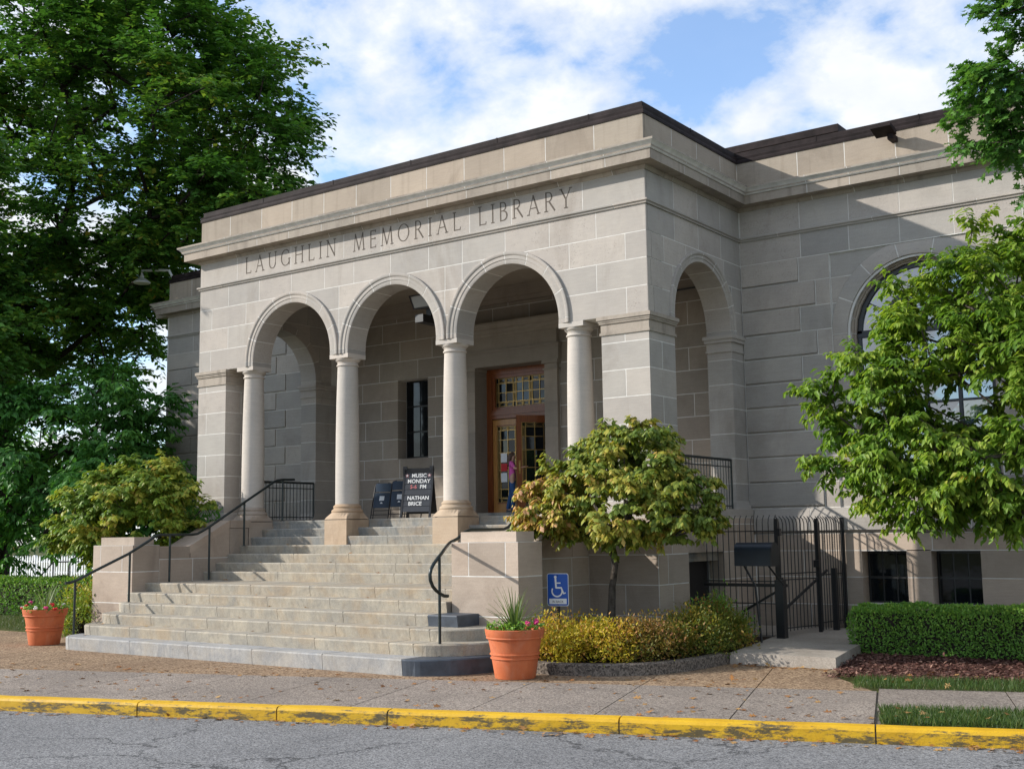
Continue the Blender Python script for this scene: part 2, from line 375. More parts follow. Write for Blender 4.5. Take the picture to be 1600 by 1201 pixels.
# ------------------------------------------------------------------ setting: ground, road, kerb, pavement
PH = R(18.45); ES = Vector((math.cos(PH), math.sin(PH))); EN = Vector((-math.sin(PH), math.cos(PH)))
def sn(s, n): p = ES*s + EN*n; return (p.x, p.y)
def structure(name, mb, mat): return tag(obj(name, mb, mat), kind='structure')
structure('ground', MB().add([(-400,-400,-.26),(400,-400,-.26),(400,400,-.26),(-400,400,-.26)], [(0,1,2,3)]), M_LAWN)
structure('road', MB().prism([sn(-80,-7.02), sn(-80,-30), sn(60,-30), sn(60,-7.02)], -.3, -.2), M_ROAD)
mb = MB().prism([sn(-60,-6.98), sn(60,-6.98), sn(60,-3.0), (30,3.0), (30,16), (-60,30)], -.3, -.075)
terrain = structure('terrain', mb, M_LAWN)
kerb = structure('kerb', MB().prism([sn(-60,-7.0), sn(40,-7.0), sn(40,-6.9), sn(-60,-6.9)], -.29, -.09), M_DARKMORTAR)
kj = [-45,-36,-27,-22,-18.2,-14.6,-10.9,-7.7,-4.75,-2.95,-1.62,.92,3.4,5.75,8.9,12,15.5,19]
def kerbstone(s0, s1):
    prof = [(-7.02,-.27),(-7.02,-.085),(-7.005,-.058),(-6.975,-.046),(-6.86,-.042),(-6.86,-.27)]
    b = MB(); N = max(2, int((s1-s0)/.35)); n = len(prof); g = .008
    for i in range(N+1):
        s = s0+g+(s1-s0-2*g)*i/N
        for (a, z) in prof:
            jx = .006*mnoise.noise((s*3, a*9, z*9)); b.v.append((*sn(s, a+jx), z+jx))
    for i in range(N):
        for k in range(n): b.f.append((i*n+k, i*n+(k+1) % n, (i+1)*n+(k+1) % n, (i+1)*n+k))
    b.f.append(tuple(range(n))); b.f.append(tuple(N*n+k for k in range(n)))
    return b
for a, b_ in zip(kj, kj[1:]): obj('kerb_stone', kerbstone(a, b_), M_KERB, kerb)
pav = structure('pavement', MB().prism([sn(-60,-6.86), sn(40,-6.86), sn(40,-4.35), sn(-60,-4.35)], -.29, -.066), M_DARKMORTAR)
g = .007; S0 = .61; LS = 1.39
for k in range(-26, 2):
    a = S0+LS*k; b_ = a+LS
    n0 = -6.855 if a < 3.3 else -5.9
    obj('paving_slab', MB().prism([sn(a+g,-6.855), sn(b_-g,-6.855), sn(b_-g,-4.362), sn(a+g,-4.362)], -.12, -.05), M_WALK, pav)
for k in range(2, 16):
    a = S0+LS*k*1.0+.01; b_ = a+LS
    if a < 3.38: continue
    obj('paving_slab', MB().prism([sn(a+g,-5.88), sn(b_-g,-5.88), sn(b_-g,-4.12), sn(a+g,-4.12)], -.12, -.05), M_WALK, pav)
plz = structure('plaza', MB().prism([sn(-14,-4.35), sn(3.3,-4.35), (3.55,-1.7), (3.3,-1.0), (1.5,-.8), (0,-2), (-10.6,-2.6), (-19.5,-3.2)], -.2, -.07), M_DARKMORTAR)
for k in range(-14, 3):
    a = S0+LS*k; b_ = a+LS
    def up_n(s):
        # far edge follows the stairs and the planter
        if s < -9.5: return -1.2+(s+9.5)*-.15 if s > -11.5 else .9
        return {True: .9}.get(s < -5, 1.6)
    if k == 1: poly = [sn(a+g,-4.338), sn(3.34,-4.338), (3.66,-1.95), (3.45,-1.1), sn(a+g,-1.75)]
    elif k == 2: continue
    elif k < -5:
        ny = lambda s_: (-2.62-s_*math.sin(PH))/math.cos(PH)
        poly = [sn(a+g,-4.338), sn(b_-g,-4.338), sn(b_-g,ny(b_)), sn(a+g,ny(a))]
    else: poly = [sn(a+g,-4.338), sn(b_-g,-4.338), sn(b_-g,-1.6), sn(a+g,-1.6)]
    obj('plaza_slab', MB().prism(poly, -.12, -.054), M_PLAZA, plz)

# ------------------------------------------------------------------ leaf and branch generators
def leaf_mesh(name, P, DIR, UPV, size, rnd, tmpl):
    """P (N,3) bases, DIR long axis, UPV approx normal, size (N,), tmpl (verts, faces)"""
    tv, tf = tmpl; tv = np.array(tv, float); N = len(P)
    X = DIR/np.linalg.norm(DIR, axis=1, keepdims=True)
    Y = np.cross(UPV, X); ln = np.linalg.norm(Y, axis=1, keepdims=True); Y = np.where(ln < 1e-5, np.array([[0, 1, 0]]), Y/np.maximum(ln, 1e-5))
    Z = np.cross(X, Y)
    V = P[:, None, :] + size[:, None, None]*(tv[None, :, 0:1]*X[:, None, :] + tv[None, :, 1:2]*Y[:, None, :] + tv[None, :, 2:3]*Z[:, None, :])
    k = len(tv); V = V.reshape(-1, 3)
    me = bpy.data.meshes.new(name); me.vertices.add(N*k); me.vertices.foreach_set('co', V.ravel().astype(np.float32))
    fl = [len(f) for f in tf]; idx = np.concatenate([np.array(f) for f in tf])
    allidx = (idx[None, :] + (np.arange(N)*k)[:, None]).ravel().astype(np.int32)
    tot = np.tile(np.array(fl, np.int32), N); start = np.concatenate([[0], np.cumsum(tot)[:-1]]).astype(np.int32)
    me.loops.add(len(allidx)); me.loops.foreach_set('vertex_index', allidx)
    me.polygons.add(len(tot)); me.polygons.foreach_set('loop_start', start); me.polygons.foreach_set('loop_total', tot)
    at = me.attributes.new('rnd', 'FLOAT', 'POINT'); at.data.foreach_set('value', np.repeat(rnd, k).astype(np.float32))
    me.update(calc_edges=True); me.validate(); return me
T_OVAL = ([(0,0,0),(.5,0,-.03),(1,0,-.16),(.42,.25,.09),(.42,-.25,.09),(.8,.12,-.03),(.8,-.12,-.03)], [(0,1,3),(0,4,1),(1,5,3),(1,4,6),(1,2,5),(1,6,2)])
T_DIA = ([(0,0,0),(1,0,-.08),(.5,.32,.06),(.5,-.32,.06)], [(0,1,2),(0,3,1)])
T_OAK = ([(0,0,0),(.25,.1,0),(.3,.42,.05),(.48,.12,0),(.66,.38,.02),(.72,.1,-.02),(1,0,-.1),(.72,-.1,-.02),(.66,-.38,.02),(.48,-.12,0),(.3,-.42,.05),(.25,-.1,0)],
         [(0,1,11),(1,2,3),(1,3,9,11),(9,10,11),(3,4,5),(3,5,7,9),(7,8,9),(5,6,7)])
T_DROOP = ([(0,0,0),(.5,0,.02),(1,0,-.14),(.48,.29,-.07),(.48,-.29,-.07)], [(0,1,3),(0,4,1),(1,2,3),(1,4,2)])
T_BLADE = ([(0,-.04,0),(0,.04,0),(.55,.03,.06),(.55,-.03,.06),(1,0,-.04)], [(0,1,2,3),(3,2,4)])
def unit(n): v = RNG.normal(size=(n, 3)); return v/np.linalg.norm(v, axis=1, keepdims=True)
def blob_points(blobs, n, shell=.55, rough=.25, nscale=.5):
    """cluster centres in a union of ellipsoids, biased outwards, uneven outline"""
    out = []; ws = np.array([b[3]*b[4]*b[5] for b in blobs])**.7; ws = ws/ws.sum()
    while len(out) < n:
        b = blobs[RNG.choice(len(blobs), p=ws)]
        d = unit(1)[0]; k = mnoise.noise(Vector((b[0]+d[0]*2.1, b[1]+d[1]*2.1, b[2]+d[2]*2.1))*nscale*2)
        rr = (shell + (1-shell)*RNG.random()**.6)*(1+rough*k*1.6)
        p = np.array(b[:3]) + d*np.array(b[3:6])*rr
        inside = False
        for c in blobs:
            if c is b: continue
            q = (p-np.array(c[:3]))/np.array(c[3:6])
            if (q@q) < .42: inside = True
        if inside and RNG.random() < .75: continue
        out.append(p)
    return np.array(out)
def skeleton(root_pts, targets, mb, r_tip=.012, r_max=.3, sag=0.0, expo=.5, n=5, bend=.12):
    """branches: connect every cluster centre to the nearest already grown node nearer to the trunk"""
    nodes = [Vector(p) for p in root_pts]; par = [-1]+list(range(len(root_pts)-1)); nr = len(root_pts)
    top = nodes[-1]; order = sorted(range(len(targets)), key=lambda i: min((Vector(targets[i])-q).length for q in nodes[nr//2:]))
    for i in order:
        t = Vector(targets[i]); best = None; bd = 1e9; A = np.array([tuple(q) for q in nodes])
        d = np.linalg.norm(A-np.array(t), axis=1); dt = np.linalg.norm(A-np.array(top), axis=1)
        cost = d + .35*dt*(d > .01) + np.where(A[:, 2] > t.z+.15*np.maximum(d, .1), .4*d, 0)
        j = int(np.argmin(cost[max(0, nr//3):]))+max(0, nr//3); a = nodes[j]; L = (t-a).length
        steps = max(1, int(L/1.2)); last = j
        for s in range(1, steps+1):
            f = s/steps; p = a.lerp(t, f) + Vector(unit(1)[0])*bend*L*.5*(math.sin(f*math.pi)) + Vector((0, 0, -sag*L*math.sin(f*math.pi)))
            nodes.append(p); par.append(last); last = len(nodes)-1
    cnt = [0]*len(nodes); ch = [0]*len(nodes)
    for i in range(len(nodes)-1, -1, -1):
        if cnt[i] == 0: cnt[i] = 1
        if par[i] >= 0: cnt[par[i]] += cnt[i]
    rad = [min(r_max, r_tip*(c**expo)) for c in cnt]
    for i in range(nr, len(nodes)):
        p = par[i]; r0 = min(rad[p], rad[i]*1.5) if p >= nr else rad[i]*1.2
        mb.tube([nodes[p], nodes[i]], [r0, rad[i]], n, cap=False)
    return nodes
def tree(name, label, root, clusters, per, spread, size, tmpl, lm, bark, droop=.2, r_tip=.012, r_max=.3, expo=.5, group=None, cat='tree', flat=.7, rootr=.3, sag=0, rndf=None, crown_name='crown', bend=.12, leaf_parts=0, twigs=7, twig_r=.004, tz=.0):
    e = empty(name, root[0], label, cat, group)
    mb = MB(); n = len(root)
    mb.tube(root, [rootr*(1-.45*i/max(1, n-1))*(1.25 if i == 0 else 1) for i in range(n)], 10)
    skeleton(root, clusters, mb, r_tip, r_max, sag, expo, 5, bend)
    # leafy twigs spraying outwards from every cluster
    K = twigs; cen = np.mean(clusters, axis=0); NC = len(clusters); NT = NC*K
    C = np.repeat(clusters, K, axis=0); outd = C-np.array([cen[0], cen[1], cen[2]-.2]); outd = outd/np.maximum(np.linalg.norm(outd, axis=1, keepdims=True), 1e-6)
    TD = outd*.55 + unit(NT)*.95; TD[:, 2] = TD[:, 2]*flat+tz; TD = TD/np.linalg.norm(TD, axis=1, keepdims=True)
    TL = spread*2.2*(.55+.7*RNG.random(NT)); C = C+RNG.normal(size=(NT, 3))*spread*.25*np.array([1, 1, flat])
    for i in range(NT if twig_r > 0 else 0):
        a_ = Vector(C[i]); d_ = Vector(TD[i]); mb.tube([a_, a_+d_*TL[i]*.55+Vector((0, 0, -.02*TL[i])), a_+d_*TL[i]+Vector((0, 0, -.10*TL[i]))], [twig_r, twig_r*.7, twig_r*.3], 3, False)
    obj('trunk', mb.mesh('trunk', True, False), bark, e)
    q = max(1, per//K); N = NT*q
    tt = np.tile(np.linspace(.12, 1, q), NT)+RNG.normal(size=N)*.05
    B = np.repeat(C, q, axis=0); DD = np.repeat(TD, q, axis=0); LL = np.repeat(TL, q)
    sd = np.cross(DD, np.array([0, 0, 1.0])); sd = sd/np.maximum(np.linalg.norm(sd, axis=1, keepdims=True), 1e-6)
    sgn = np.where(np.arange(N) % 2 == 0, 1, -1)[:, None]
    P = B+DD*(tt*LL)[:, None]; P[:, 2] -= .10*LL*tt**2; P += RNG.normal(size=(N, 3))*size*.12
    D = DD*.55 + sd*sgn*.75 + unit(N)*.35 + np.array([0, 0, -droop*1.6])
    U = unit(N)*.45 + np.array([0, 0, 1.0]) + outd.repeat(q, axis=0)*.35
    crn = np.repeat(RNG.random(NC), K*q)
    r = np.clip(.5*crn + .5*RNG.random(N), 0, 1)
    s = size*(.65+.7*RNG.random(N))
    if rndf is not None: r = rndf(P, r)
    if leaf_parts:
        dist = np.linalg.norm(P-np.array(CAM), axis=1); rel = P-np.array(CAM)
        uu = rel@np.array(rt2)/(rel@np.array(fw)); vv = rel@np.array(up2)/(rel@np.array(fw))
        vis = (np.abs(uu) < .425) & (np.abs(vv) < .32) & (RNG.random(N) < .5)
        cand = np.argsort(np.where(vis, dist/s, 1e9))[:leaf_parts]
        crown = None
        keep = np.ones(N, bool); keep[cand] = False
    else: keep = np.ones(N, bool)
    co = obj(crown_name, leaf_mesh(crown_name, P[keep], D[keep], U[keep], s[keep], r[keep], tmpl), lm, e)
    co['kind'] = 'stuff'
    if leaf_parts:
        for i in cand:
            obj('leaf', leaf_mesh('leaf', P[i:i+1], D[i:i+1], U[i:i+1], s[i:i+1], r[i:i+1], tmpl), lm, e)
    return e

# ------------------------------------------------------------------ the library building
D = 3.616; XW = -11.372; CX = -5.69; YB = 3.95; ZF = 2.145
bld = empty('library_building', (CX, 4, 0), 'limestone library with arched columned portico, flat parapet and carved name', 'building')
def FR(u, z, d): return (u, -d, z)                 # portico front, outward -Y
def SR(u, z, d): return (d, u, z)                  # portico right side, outward +X
def SL(u, z, d): return (XW-d, u, z)               # portico left side
def RC(u, z, d): return (u, D-d, z)                # wing walls
def BK(u, z, d): return (u, YB-d, z)               # wall at the back of the porch
def BW(u, z, d): return (u, D-.05-d, z)            # basement wall
def block(fr, u0, u1, z0, z1, d0=-.5, d1=0.0, arcs=(), g=.0072, bev=0.0):
    """ashlar block between joints; arcs = [(uc, zc, R)] cut away; returns list of MB"""
    u0 += g; u1 -= g; z0 += g; z1 -= g
    if u1-u0 < .02 or z1-z0 < .02: return []
    us = [u0, u1]
    act = [(c, zc, r) for c, zc, r in arcs if c-r < u1 and c+r > u0 and zc+r > z0]
    for c, zc, r in act:
        for k in range(41):
            a = math.pi*k/40; u = c+r*math.cos(a)
            if u0 < u < u1: us.append(u)
        for e in (c-r-.0005, c-r+.0005, c+r-.0005, c+r+.0005):
            if u0 < e < u1: us.append(e)
        for zt in (z0, z1):
            if zt > zc and abs(zt-zc) < r:
                h = math.sqrt(r*r-(zt-zc)**2)
                for e in (c-h, c+h):
                    if u0 < e < u1: us += [e]
    us = sorted(set(round(u, 5) for u in us))
    def bot(u):
        b = z0
        for c, zc, r in act:
            if abs(u-c) < r: b = max(b, zc+math.sqrt(max(0, r*r-(u-c)**2)))
        return b
    runs = []; cur = []
    for u in us:
        b = bot(u)
        if b < z1-1e-4: cur.append((u, b))
        else:
            if abs(b-z1) < 2e-3: cur.append((u, z1-1e-4))
            if len(cur) > 1: runs.append(cur)
            cur = [(u, z1-1e-4)] if abs(b-z1) < 2e-3 else []
    if len(cur) > 1: runs.append(cur)
    res = []
    for rn in runs:
        if rn[-1][0]-rn[0][0] < .015: continue
        m_ = MB(); n = len(rn)
        for u, b in rn: m_.v += [fr(u, b, d1), fr(u, z1, d1), fr(u, b, d0), fr(u, z1, d0)]
        for i in range(n-1):
            a, c = 4*i, 4*i+4
            m_.f += [(a, c, c+1, a+1), (a+2, a+3, c+3, c+2), (a+1, c+1, c+3, a+3), (a, a+2, c+2, c)]
        m_.f += [(0, 1, 3, 2), (4*n-4, 4*n-2, 4*n-1, 4*n-3)]
        res.append(m_)
    return res
def row(parent, name, fr, joints, z0, z1, mat, d0=-.5, d1=0.0, arcs=(), g=.0072):
    for a, b in zip(joints, joints[1:]):
        for m_ in block(fr, a, b, z0, z1, d0, d1, arcs, g): obj(name, m_, mat, parent)
def slab(parent, name, fr, u0, u1, z0, z1, mat, d0=-.48, d1=-.0015, arcs=()):
    big = MB()
    for m_ in block(fr, u0, u1, z0, z1, d0, d1, arcs, 0): big.add(m_.v, m_.f)
    return obj(name, big, mat, parent)
def auto(parent, name, fr, u0, u1, zs, mat, L=1.0, d0=-.3, d1=0.0, holes=(), arcs=(), off=0, g=.0072):
    for i, (za, zb) in enumerate(zip(zs, zs[1:])):
        cuts = [(u0, u1)]
        for h0, h1, hz0, hz1 in holes:
            if hz0 < zb-.01 and hz1 > za+.01:
                nc = []
                for a, b in cuts:
                    if h1 <= a or h0 >= b: nc.append((a, b))
                    else:
                        if h0 > a: nc.append((a, h0))
                        if h1 < b: nc.append((h1, b))
                cuts = nc
        for a, b in cuts:
            n0 = math.floor((a+off)/L)-1; js = [a]
            for k in range(n0, n0+80):
                j = k*L + (i % 2)*L*.5 - off + .06*math.sin(k*2.3+i)
                if a+.18 < j < b-.18: js.append(j)
            js.append(b); row(parent, name, fr, js, za, zb, mat, d0, d1, arcs, g)
def run(fr, prof, u0, u1, k0=0, k1=0):
    """moulding: profile of (d, z) extruded along u; k mitres the ends"""
    n = len(prof); m_ = MB()
    m_.v = [fr(u0+k0*d, z, d) for d, z in prof]+[fr(u1+k1*d, z, d) for d, z in prof]
    m_.f = [(i, (i+1) % n, n+(i+1) % n, n+i) for i in range(n)]+[tuple(range(n)), tuple(range(n, 2*n))]
    return m_
def moulding(parent, pname, sname, fr, prof, joints, mat, k0=0, k1=0, g=.007):
    back = [(d-.0025 if d > .01 else d, z) for d, z in prof]
    zc = sum(z for d, z in prof)/len(prof)
    back = [(d, z+(.005 if z < zc else -.005)) for d, z in back]
    h = obj(pname, run(fr, back, joints[0], joints[-1], k0, k1), M_MORTAR, parent)
    for i, (a, b) in enumerate(zip(joints, joints[1:])):
        f = i == 0; l = i == len(joints)-2
        obj(sname, run(fr, prof, a+(0 if f else g), b-(0 if l else g), k0 if f else 0, k1 if l else 0), mat, h)
    return h
COLX = [-9.852, -7.077, -4.303, -1.528]
ARC = [((a+b)/2, 5.51, (b-a)/2-.25) for a, b in zip(COLX, COLX[1:])]
ARO = [(c, z, r+.228) for c, z, r in ARC]
ZI = 5.428; ZS = 7.273
fwall = slab(bld, 'front_wall', FR, XW+.008, -.008, ZI+.004, 8.32, M_MORTAR, -.49, -.0015, [(c, z, r+.2) for c, z, r in ARC])
rowsF = [([XW,-10.43,-9.45,-8.47,-7.5,-6.68,-5.7,-4.73,-3.91,-2.92,-1.95,-.98,0], 6.812, ZS),
         ([XW,-10.97,-9.86,-8.47,-7.09,-5.69,-4.33,-3.92,-2.92,-1.54,-.41,0], 6.356, 6.812),
         ([XW,-10.43,-9.5,-7.09,-4.34,-1.9,-.99,0], 5.884, 6.356),
         ([XW,-10.99,-7.09,-4.34,-.41,0], ZI, 5.884)]
for js, a, b in rowsF: row(fwall, 'wall_block', FR, js, a, b, M_STONE, -.5, 0, ARO)
row(fwall, 'frieze_block', FR, [XW,-10.16,-8.49,-6.96,-5.95,-4.73,-3.73,-2.77,-1.24,0], 7.36, 7.857, M_STONE)
row(fwall, 'parapet_block', FR, [XW,-10.41,-9.4,-8.47,-7.53,-6.62,-5.69,-4.77,-3.85,-2.92,-2.0,-.98,0], 8.32, 8.835, M_PARA, -.4, 0)
slab(bld, 'parapet_core', FR, XW+.01, -.01, 8.32, 8.835, M_MORTAR, -.39, -.0015)
CORN = [(-.1,7.857),(.015,7.857),(.047,7.915),(.047,7.932),(.261,7.934),(.262,8.098),(.280,8.103),(.302,8.125),(.308,8.155),(.335,8.185),(.368,8.212),(.378,8.216),(.378,8.245),(0,8.335),(-.1,8.335)]
STR = [(-.1,7.273),(.028,7.273),(.034,7.298),(.060,7.315),(.062,7.343),(0,7.362),(-.1,7.362)]
moulding(bld, 'cornice', 'cornice_stone', FR, CORN, [XW,-10.16,-9.25,-8.29,-7.34,-6.42,-5.47,-4.54,-3.6,-2.65,-1.72,-.61,0], M_CORN, -1, 1)
moulding(bld, 'cornice', 'cornice_stone', SR, CORN, [0,.95,1.85,2.7,D], M_CORN, -1, -1)
moulding(bld, 'cornice', 'cornice_stone', SL, CORN, [0,1.8,D], M_CORN, -1, -1)
moulding(bld, 'cornice', 'cornice_stone', RC, CORN, [0,1.5,2.3,3.2,4.1,5.1,6.2], M_CORN, 1, 1)
moulding(bld, 'cornice', 'cornice_stone', RC, CORN, [-17.15,-16.1,-14.6,-13,XW], M_CORN, -1, -1)
for fr, js, k0, k1 in ((FR,[XW,-10.6,-8.6,-6.6,-4.6,-2.6,-.6,0],-1,1),(SR,[0,1.8,D],-1,-1),(SL,[0,D],-1,-1),(RC,[0,.8,2.6,4.4,6.2],1,1),(RC,[-17.15,-14.2,XW],-1,-1)):
    moulding(bld, 'string_course', 'string_stone', fr, STR, js, M_STONE, k0, k1)
COP = [(-.42,8.83),(.018,8.83),(.022,8.87),(.012,8.90),(.020,8.945),(-.022,8.955),(-.028,8.975),(-.028,9.055),(-.20,9.075),(-.42,9.03)]
def copings(fr, js, k0, k1):
    for i, (a, b) in enumerate(zip(js, js[1:])):
        obj('coping', run(fr, COP, a+(0 if i == 0 else .002), b, k0 if i == 0 else 0, k1 if i == len(js)-2 else 0), M_COPING, bld)
        if i: obj('coping_seam', MB().add(*(lambda r_: (r_.v, r_.f))(run(fr, [(d+.006, z+.006) for d, z in COP[5:9]]+[(-.2,9.05),(-.05,8.96)], a-.012, a+.012))), M_COPING, bld)
copings(FR, [XW,-9.4,-7.3,-5.2,-3.1,-1.1,0], -1, 1); copings(SR, [0,1.8,D], -1, -1); copings(SL, [0,D], -1, -1)
copings(RC, [0,1.6,3.5,6.2], 1, 1); copings(RC, [-17.15,-14.3,XW], -1, -1)

# carved inscription ------------------------------------------------
def glyph(ch):
    T, t = .092, .055; S = []; A = []
    def st(x0, y0, x1, y1, w): S.append((x0, y0, x1, y1, w))
    def sf(x, y, h=.13): S.append((x-h, y, x+h, y, .05))
    def arc(cx, cy, rx, ry, a0, a1, w): A.append((cx, cy, rx, ry, a0, a1, w))
    W = .8
    if ch == 'L': st(.14,0,.14,1,T); st(.1,.035,.58,.035,t); st(.575,0,.60,.17,.05); sf(.14,.975); W = .66
    if ch == 'A': st(.1,0,.44,1,t); st(.42,1,.8,0,T); st(.22,.34,.66,.34,t); sf(.09,.025,.1); sf(.8,.025,.12); W = .9
    if ch == 'U': st(.14,1,.14,.33,T); st(.74,1,.74,.33,t); arc(.44,.34,.29,.31,180,360,.1); sf(.14,.975); sf(.74,.975,.1); W = .86
    if ch == 'G': arc(.5,.5,.42,.47,50,330,.105); st(.84,.06,.84,.42,T); sf(.84,.42,.12); st(.77,.86,.79,.74,.05); W = .96
    if ch == 'H': st(.14,0,.14,1,T); st(.76,0,.76,1,T); st(.14,.52,.76,.52,t); [sf(x, y) for x in (.14,.76) for y in (.025,.975)]; W = .9
    if ch == 'I': st(.15,0,.15,1,T); sf(.15,.025); sf(.15,.975); W = .3
    if ch == 'N': st(.14,0,.14,1,t); st(.78,0,.78,1,t); st(.12,.98,.79,.02,T); sf(.12,.975,.1); sf(.14,.025,.12); sf(.78,.975,.12); W = .92
    if ch == 'M': st(.1,0,.2,1,t); st(.19,1,.52,.04,T); st(.52,.04,.84,1,t); st(.84,1,.95,0,T); sf(.1,.025,.1); sf(.95,.025,.12); W = 1.05
    if ch == 'E': st(.14,0,.14,1,T); [st(.1,y,.55,y,t) for y in (.035,.52,.965)]; st(.55,.0,.57,.15,.05); st(.55,1,.55,.86,.05); st(.5,.58,.5,.46,.05); W = .63
    if ch == 'O': arc(.5,.5,.43,.47,0,360,.105); W = 1.0
    if ch == 'R': st(.14,0,.14,1,T); arc(.3,.74,.24,.225,-90,90,.1); st(.1,.965,.32,.965,t); st(.14,.515,.32,.515,t); st(.34,.52,.74,.0,T); sf(.14,.025); W = .78
    if ch == 'B': st(.14,0,.14,1,T); arc(.32,.755,.2,.21,-90,90,.1); arc(.34,.275,.26,.24,-90,90,.11); st(.1,.965,.34,.965,t); st(.14,.53,.36,.53,t); st(.1,.035,.36,.035,t); W = .7
    if ch == 'Y': st(.1,1,.43,.45,T); st(.43,.45,.76,1,t); st(.43,.47,.43,0,T); sf(.1,.975,.1); sf(.76,.975,.1); sf(.43,.025); W = .86
    return S, A, W
M_CARVE = plain('dirt_in_carving', (.115,.098,.082), .95, spec=.1, var=.3, scale=12)
inscr = obj('inscription', MB().box(-9.9,-9.898,.001,.004,7.46,7.47), M_CARVE, bld)
def carve(word, x0, x1, z0, h):
    gs = [glyph(c) for c in word]; tw = sum(g_[2] for g_ in gs)*h*.86; gap = (x1-x0-tw)/(len(word)-1); x = x0
    for S, A, W in gs:
        m_ = MB(); lay = 0
        def quad(p0, p1, w):
            nonlocal lay
            a = Vector(p0); b = Vector(p1); d = (b-a).normalized()*.001; n_ = Vector((-d.y, d.x)).normalized()*w*.5; lay += 1; y = -.0012-.0003*lay
            pts = [a-d+n_, a-d-n_, b+d-n_, b+d+n_]
            m_.hexa([(x+q.x*h*.86, .002, z0+q.y*h) for q in pts], [(x+q.x*h*.86, y, z0+q.y*h) for q in pts])
        for a, b, c, d, w_ in S: quad((a, b), (c, d), w_)
        for c1, c2, rx, ry, a0, a1, w_ in A:
            n = max(8, int((a1-a0)/18)); P = [Vector((c1+rx*math.cos(R(a0+(a1-a0)*i/n)), c2+ry*math.sin(R(a0+(a1-a0)*i/n)))) for i in range(n+1)]
            lay += 1; y = -.0012-.0003*lay; b0 = len(m_.v)
            for i, p in enumerate(P):
                c_ = Vector((c1, c2)); dd = (p-c_).normalized(); ww = .75*w_*(.55+.6*abs(math.cos(R(a0+(a1-a0)*i/n))))*.5
                for q in (p-dd*ww, p+dd*ww): m_.v.append((x+q.x*h*.86, y, z0+q.y*h))
            for i in range(n): m_.f.append((b0+2*i, b0+2*i+2, b0+2*i+3, b0+2*i+1))
        obj('letter', m_.mesh('letter', False, True), M_CARVE, inscr); x += W*h*.86+gap
carve('LAUGHLIN', -9.9, -7.17, 7.455, .36); carve('MEMORIAL', -6.70, -3.93, 7.455, .36); carve('LIBRARY', -3.53, -1.45, 7.455, .36)

# portico sides ------------------------------------------------------
SA = [(2.0, 5.51, 1.09)]; SAO = [(2.0, 5.51, 1.09+.19)]
for fr, nm in ((SR, 'right'), (SL, 'left')):
    sw = slab(bld, 'side_wall', fr, .5, D+.3, ZI+.004, 8.32, M_MORTAR, -.49, -.0015, [(2.0, 5.51, 1.24)])
    for js, a, b in (([.06,1.0,1.9,2.8,D], 6.812, ZS), ([.16,.6,1.4,2.0,2.9,D], 6.356, 6.812), ([.12,.9,2.0,3.2,D], 5.884, 6.356), ([.2,.9,3.15,D], ZI, 5.884)):
        row(sw, 'wall_block', fr, js, a, b, M_STONE, -.5, 0, SAO)
        row(sw, 'wall_block', fr, [.5, D], a, b, M_INT, -.502, -.3, SAO) if False else None
    row(sw, 'frieze_block', fr, [.06,1.0,1.9,2.8,D], 7.36, 7.857, M_STONE)
    row(sw, 'parapet_block', fr, [.05,1.0,1.95,2.9,D], 8.32, 8.835, M_PARA, -.4, 0)
    slab(bld, 'parapet_core', fr, .4, D, 8.32, 8.835, M_MORTAR, -.39, -.0015)
    # quoin returns at the front corner
    for a, b, c in ((6.812,ZS,.06),(6.356,6.812,.16),(5.884,6.356,.12),(ZI,5.884,.2),(7.36,7.857,.06)):
        row(sw, 'quoin_return', fr, [-.004, c], a, b, M_STONE, -.3, .0015, (), .006)
    # rear respond of the side arch
    rz = [ZF+.2, 2.67, 3.13, 3.59, 4.05, 4.51, 4.971, 5.12]
    for a, b in zip(rz, rz[1:]): row(sw, 'respond_block', fr, [3.09, D+.3], a, b, M_STONE, -.5, 0)
    slab(sw, 'respond_core', fr, 3.1, D+.3, ZF, ZI, M_MORTAR, -.49, -.0015)
    m_ = MB()
    for z0, z1, e in ((5.12,5.16,.022),(5.16,5.30,.006),(5.30,5.365,.04),(5.365,5.432,.06)):
        p0 = fr(3.09-e, z0, e); p1 = fr(D+.2, z1, -.5-e); m_.box(min(p0[0],p1[0]), max(p0[0],p1[0]), min(p0[1],p1[1]), max(p0[1],p1[1]), z0, z1)
    obj('respond_impost', m_, M_STONE, sw)
    p0 = fr(3.03, 0, .06); p1 = fr(D+.2, 0, -.5)
    obj('respond_base', MB().hexa([(min(p0[0],p1[0]),p0[1],ZF+.05),(max(p0[0],p1[0]),p0[1],ZF+.05),(max(p0[0],p1[0]),p1[1],ZF+.05),(min(p0[0],p1[0]),p1[1],ZF+.05)],
        [(min(p0[0],p1[0])+(.055 if nm == 'left' else 0),p0[1]+.055,ZF+.21),(max(p0[0],p1[0])-(.055 if nm == 'right' else 0),p0[1]+.055,ZF+.21),(max(p0[0],p1[0])-(.055 if nm == 'right' else 0),p1[1],ZF+.21),(min(p0[0],p1[0])+(.055 if nm == 'left' else 0),p1[1],ZF+.21)]), M_STONE, sw)
